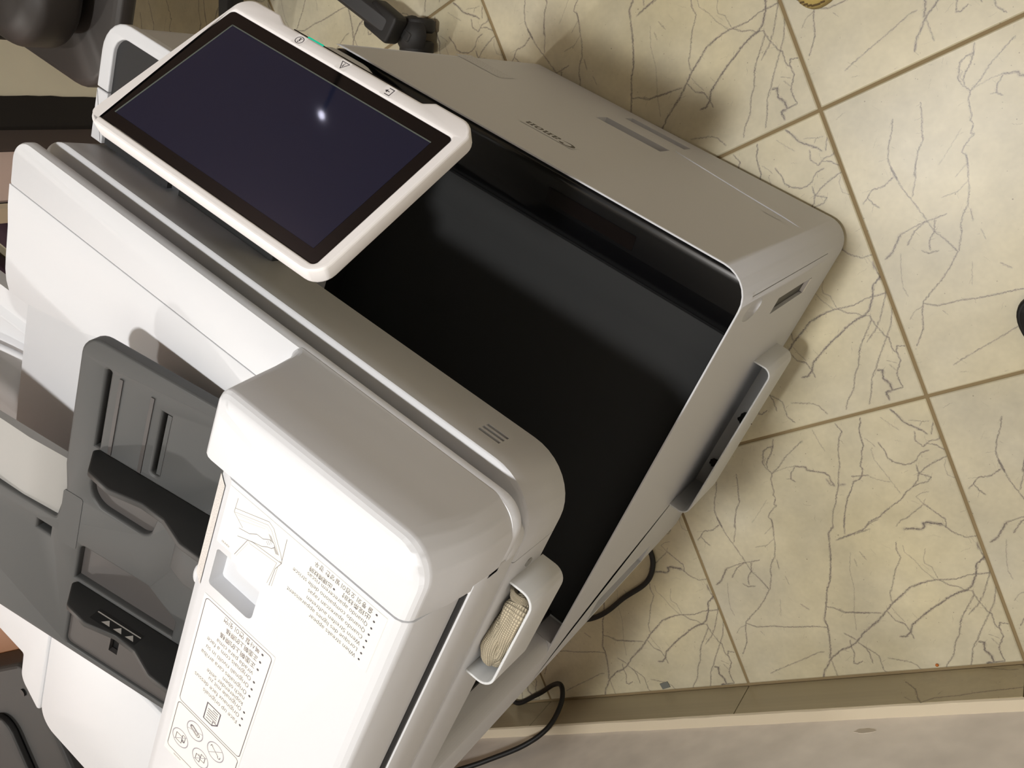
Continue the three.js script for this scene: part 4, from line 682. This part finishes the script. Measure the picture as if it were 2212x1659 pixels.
{ // office chair beyond the copier's right side
  const c = [1.13, 0, .02], t = thing('office_chair', 'black swivel office chair with five-star base beside the copier', 'chair', c);
  const ang = k => Math.PI + .18 + k * Math.PI * 2 / 5;
  part('base_hub', cyl(.045, .05, .07, 28).translate(c[0], .105, c[2]), M.chairBlack, t);
  for (let k = 0; k < 5; k++) {
    const a = ang(k), R = new THREE.Matrix4().makeRotationY(-a).setPosition(...c);
    const leg = part('base_leg', [extX([[-.019, .0, 0], [.019, .0, 0], [.016, .03, .01], [-.016, .03, .01]], 0, .345, .003).applyMatrix4(new THREE.Matrix4().makeRotationZ(-.13)).translate(.02, .108, 0).applyMatrix4(R)], std(0x2b2b2c, .5), t);
    part('leg_cap', [rbox(.315, .375, .062, .094, .024, -.024, .006).applyMatrix4(R)], M.chairBlack, leg);
    const cx = .378;
    for (const s of [-1, 1]) part('caster_wheel', prep(new THREE.LatheGeometry([[.0, -.011], [.024, -.011], [.0285, -.007], [.0285, .007], [.024, .011], [0, .011]].map(q => V2(...q)), 28)).rotateX(Math.PI / 2).rotateY(.5).translate(cx + s * .008, .0288, s * .015).applyMatrix4(R), M.chairBlack, leg);
    part('caster_hood', [rbox(cx - .012, cx + .012, .03, .064, .008, -.008, .003).applyMatrix4(R), prep(new THREE.SphereGeometry(.033, 24, 12, 0, 6.283, 0, 1.2)).scale(1, .9, 1).translate(cx, .034, 0).applyMatrix4(R)], M.chairBlack, leg);
  }
  part('gas_lift', cyl(.026, .026, .27, 24).translate(c[0], .255, c[2]), M.chairBlack, t);
  part('seat_plate', rbox(1.05, 1.25, .382, .402, .1, -.1, .004), M.chairBlack, t);
  const sq = (cx, cz, hw, hd, r, y0, y1, f) => block(cx - hw, cx + hw, y0, y1, cz + hd, cz - hd, r, f);
  part('seat_shell', [sq(1.21, .0, .255, .262, .085, .402, .436, .012)], std(0x2f2b29, .45), t, 'dark plastic seat shell');
  part('seat_cushion', [sq(1.225, .02, .232, .240, .08, .444, .535, .03)], M.chairLeather, t, 'black seat cushion');
  part('back_bar', rbox(1.42, 1.46, .40, .78, .06, -.02, .006), M.chairBlack, t);
  part('backrest', [block(1.44, 1.5, .62, 1.12, .24, -.2, .028, .02)], M.chairLeather, t);
  part('armrest', [rbox(1.10, 1.34, .66, .69, -.275, -.225, .01).translate(0, 0, -.0), rbox(1.2, 1.24, .42, .665, -.265, -.235, .005)], M.chairBlack, t);
}
{ // wooden table with a black case, beyond the rear of the copier
  const q = room(.42, -1.32), t = thing('side_table', 'brown wooden table beyond the rear corner of the copier', 'table', [q.x, 0, q.z]);
  const top = uvBox(.05, .81, .695, .72, -1.75, -.93), p = top.attributes.position, uv = top.attributes.uv;
  for (let i = 0; i < p.count; i++) { const d = V3(p.getX(i), 0, p.getZ(i)).sub(RO); uv.setXY(i, d.dot(RU) / .5 + p.getY(i), d.dot(RV) / .5); }
  part('table_top', top, M.wood, t);
  for (const [u, v] of [[.09, -1.71], [.09, -.97], [.77, -1.71], [.77, -.97]]) part('table_leg', uvBox(u - .025, u + .025, 0, .695, v - .025, v + .025), M.wood, t);
  const b = room(.5, -1.3); const cs = thing('equipment_case', 'black plastic case lying on the brown wooden table', 'case', [b.x, .72, b.z]);
  part('case_body', [extY([[.284, 1.55, .02], [.284, .938, .025], [.74, .938, .02], [.74, 1.55, .02]], .7203, .788, .006).applyMatrix4(ROOM)], std(0x1b1b1a, .6), cs);
  part('case_lid', [extY([[.345, 1.53, .02], [.345, 1.03, .03], [.72, 1.03, .03], [.72, 1.53, .02]], .7885, .798, .003).applyMatrix4(ROOM)], std(0x121212, .6), cs);
  part('case_stud', cyl(.005, .005, .004, 14).translate(0, .7885, 0).applyMatrix4(new THREE.Matrix4().makeTranslation(...room(.322, -.972).toArray())), M.black, cs);
}
{ // dark bag in the passage behind the door casing
  const q = room(-.60, -1.92), t = thing('floor_bag', 'dark purple bag on the floor past the pinkish door panel', 'bag', [q.x, 0, q.z]);
  part('bag_body', [block(q.x - .16, q.x + .16, .001, .06, q.z + .05, q.z - .03, .025, .015), block(q.x - .16, q.x + .16, .001, .05, q.z - .10, q.z - .15, .02, .012)], std(0x2b1626, .8), t);
  part('bag_strap', tube([[q.x - .15, .055, q.z], [q.x - .155, .07, q.z - .05], [q.x - .15, .045, q.z - .12]], .008, 20, 8), std(0x2b1626, .8), t);
}
{ // far floor lamp: its small bulb is what the dark screen mirrors
  const p = [2.16, 0, 2.35], t = thing('floor_lamp', 'thin black floor lamp with a tiny bright bulb across the room', 'lamp', p);
  part('lamp_foot', cyl(.11, .12, .018, 32).translate(p[0], .009, p[2]), M.chairBlack, t);
  part('lamp_pole', cyl(.008, .008, 1.0, 14).translate(p[0], .518, p[2]), M.chairBlack, t);
  part('lamp_bulb', prep(new THREE.SphereGeometry(.0045, 20, 14)).translate(p[0], 1.036, p[2]), new THREE.MeshStandardMaterial({ color: 0xffffff, emissive: 0xe8e6ff, emissiveIntensity: 30, roughness: .5 }), t, 'tiny bright bulb');
  const l = new THREE.PointLight(0xe8e6ff, .03); l.position.set(p[0], 1.036, p[2]); l.name = 'bulb_light'; l.castShadow = true; l.shadow.radius = .22; scene.add(l);
}
renderer.render(scene, camera);
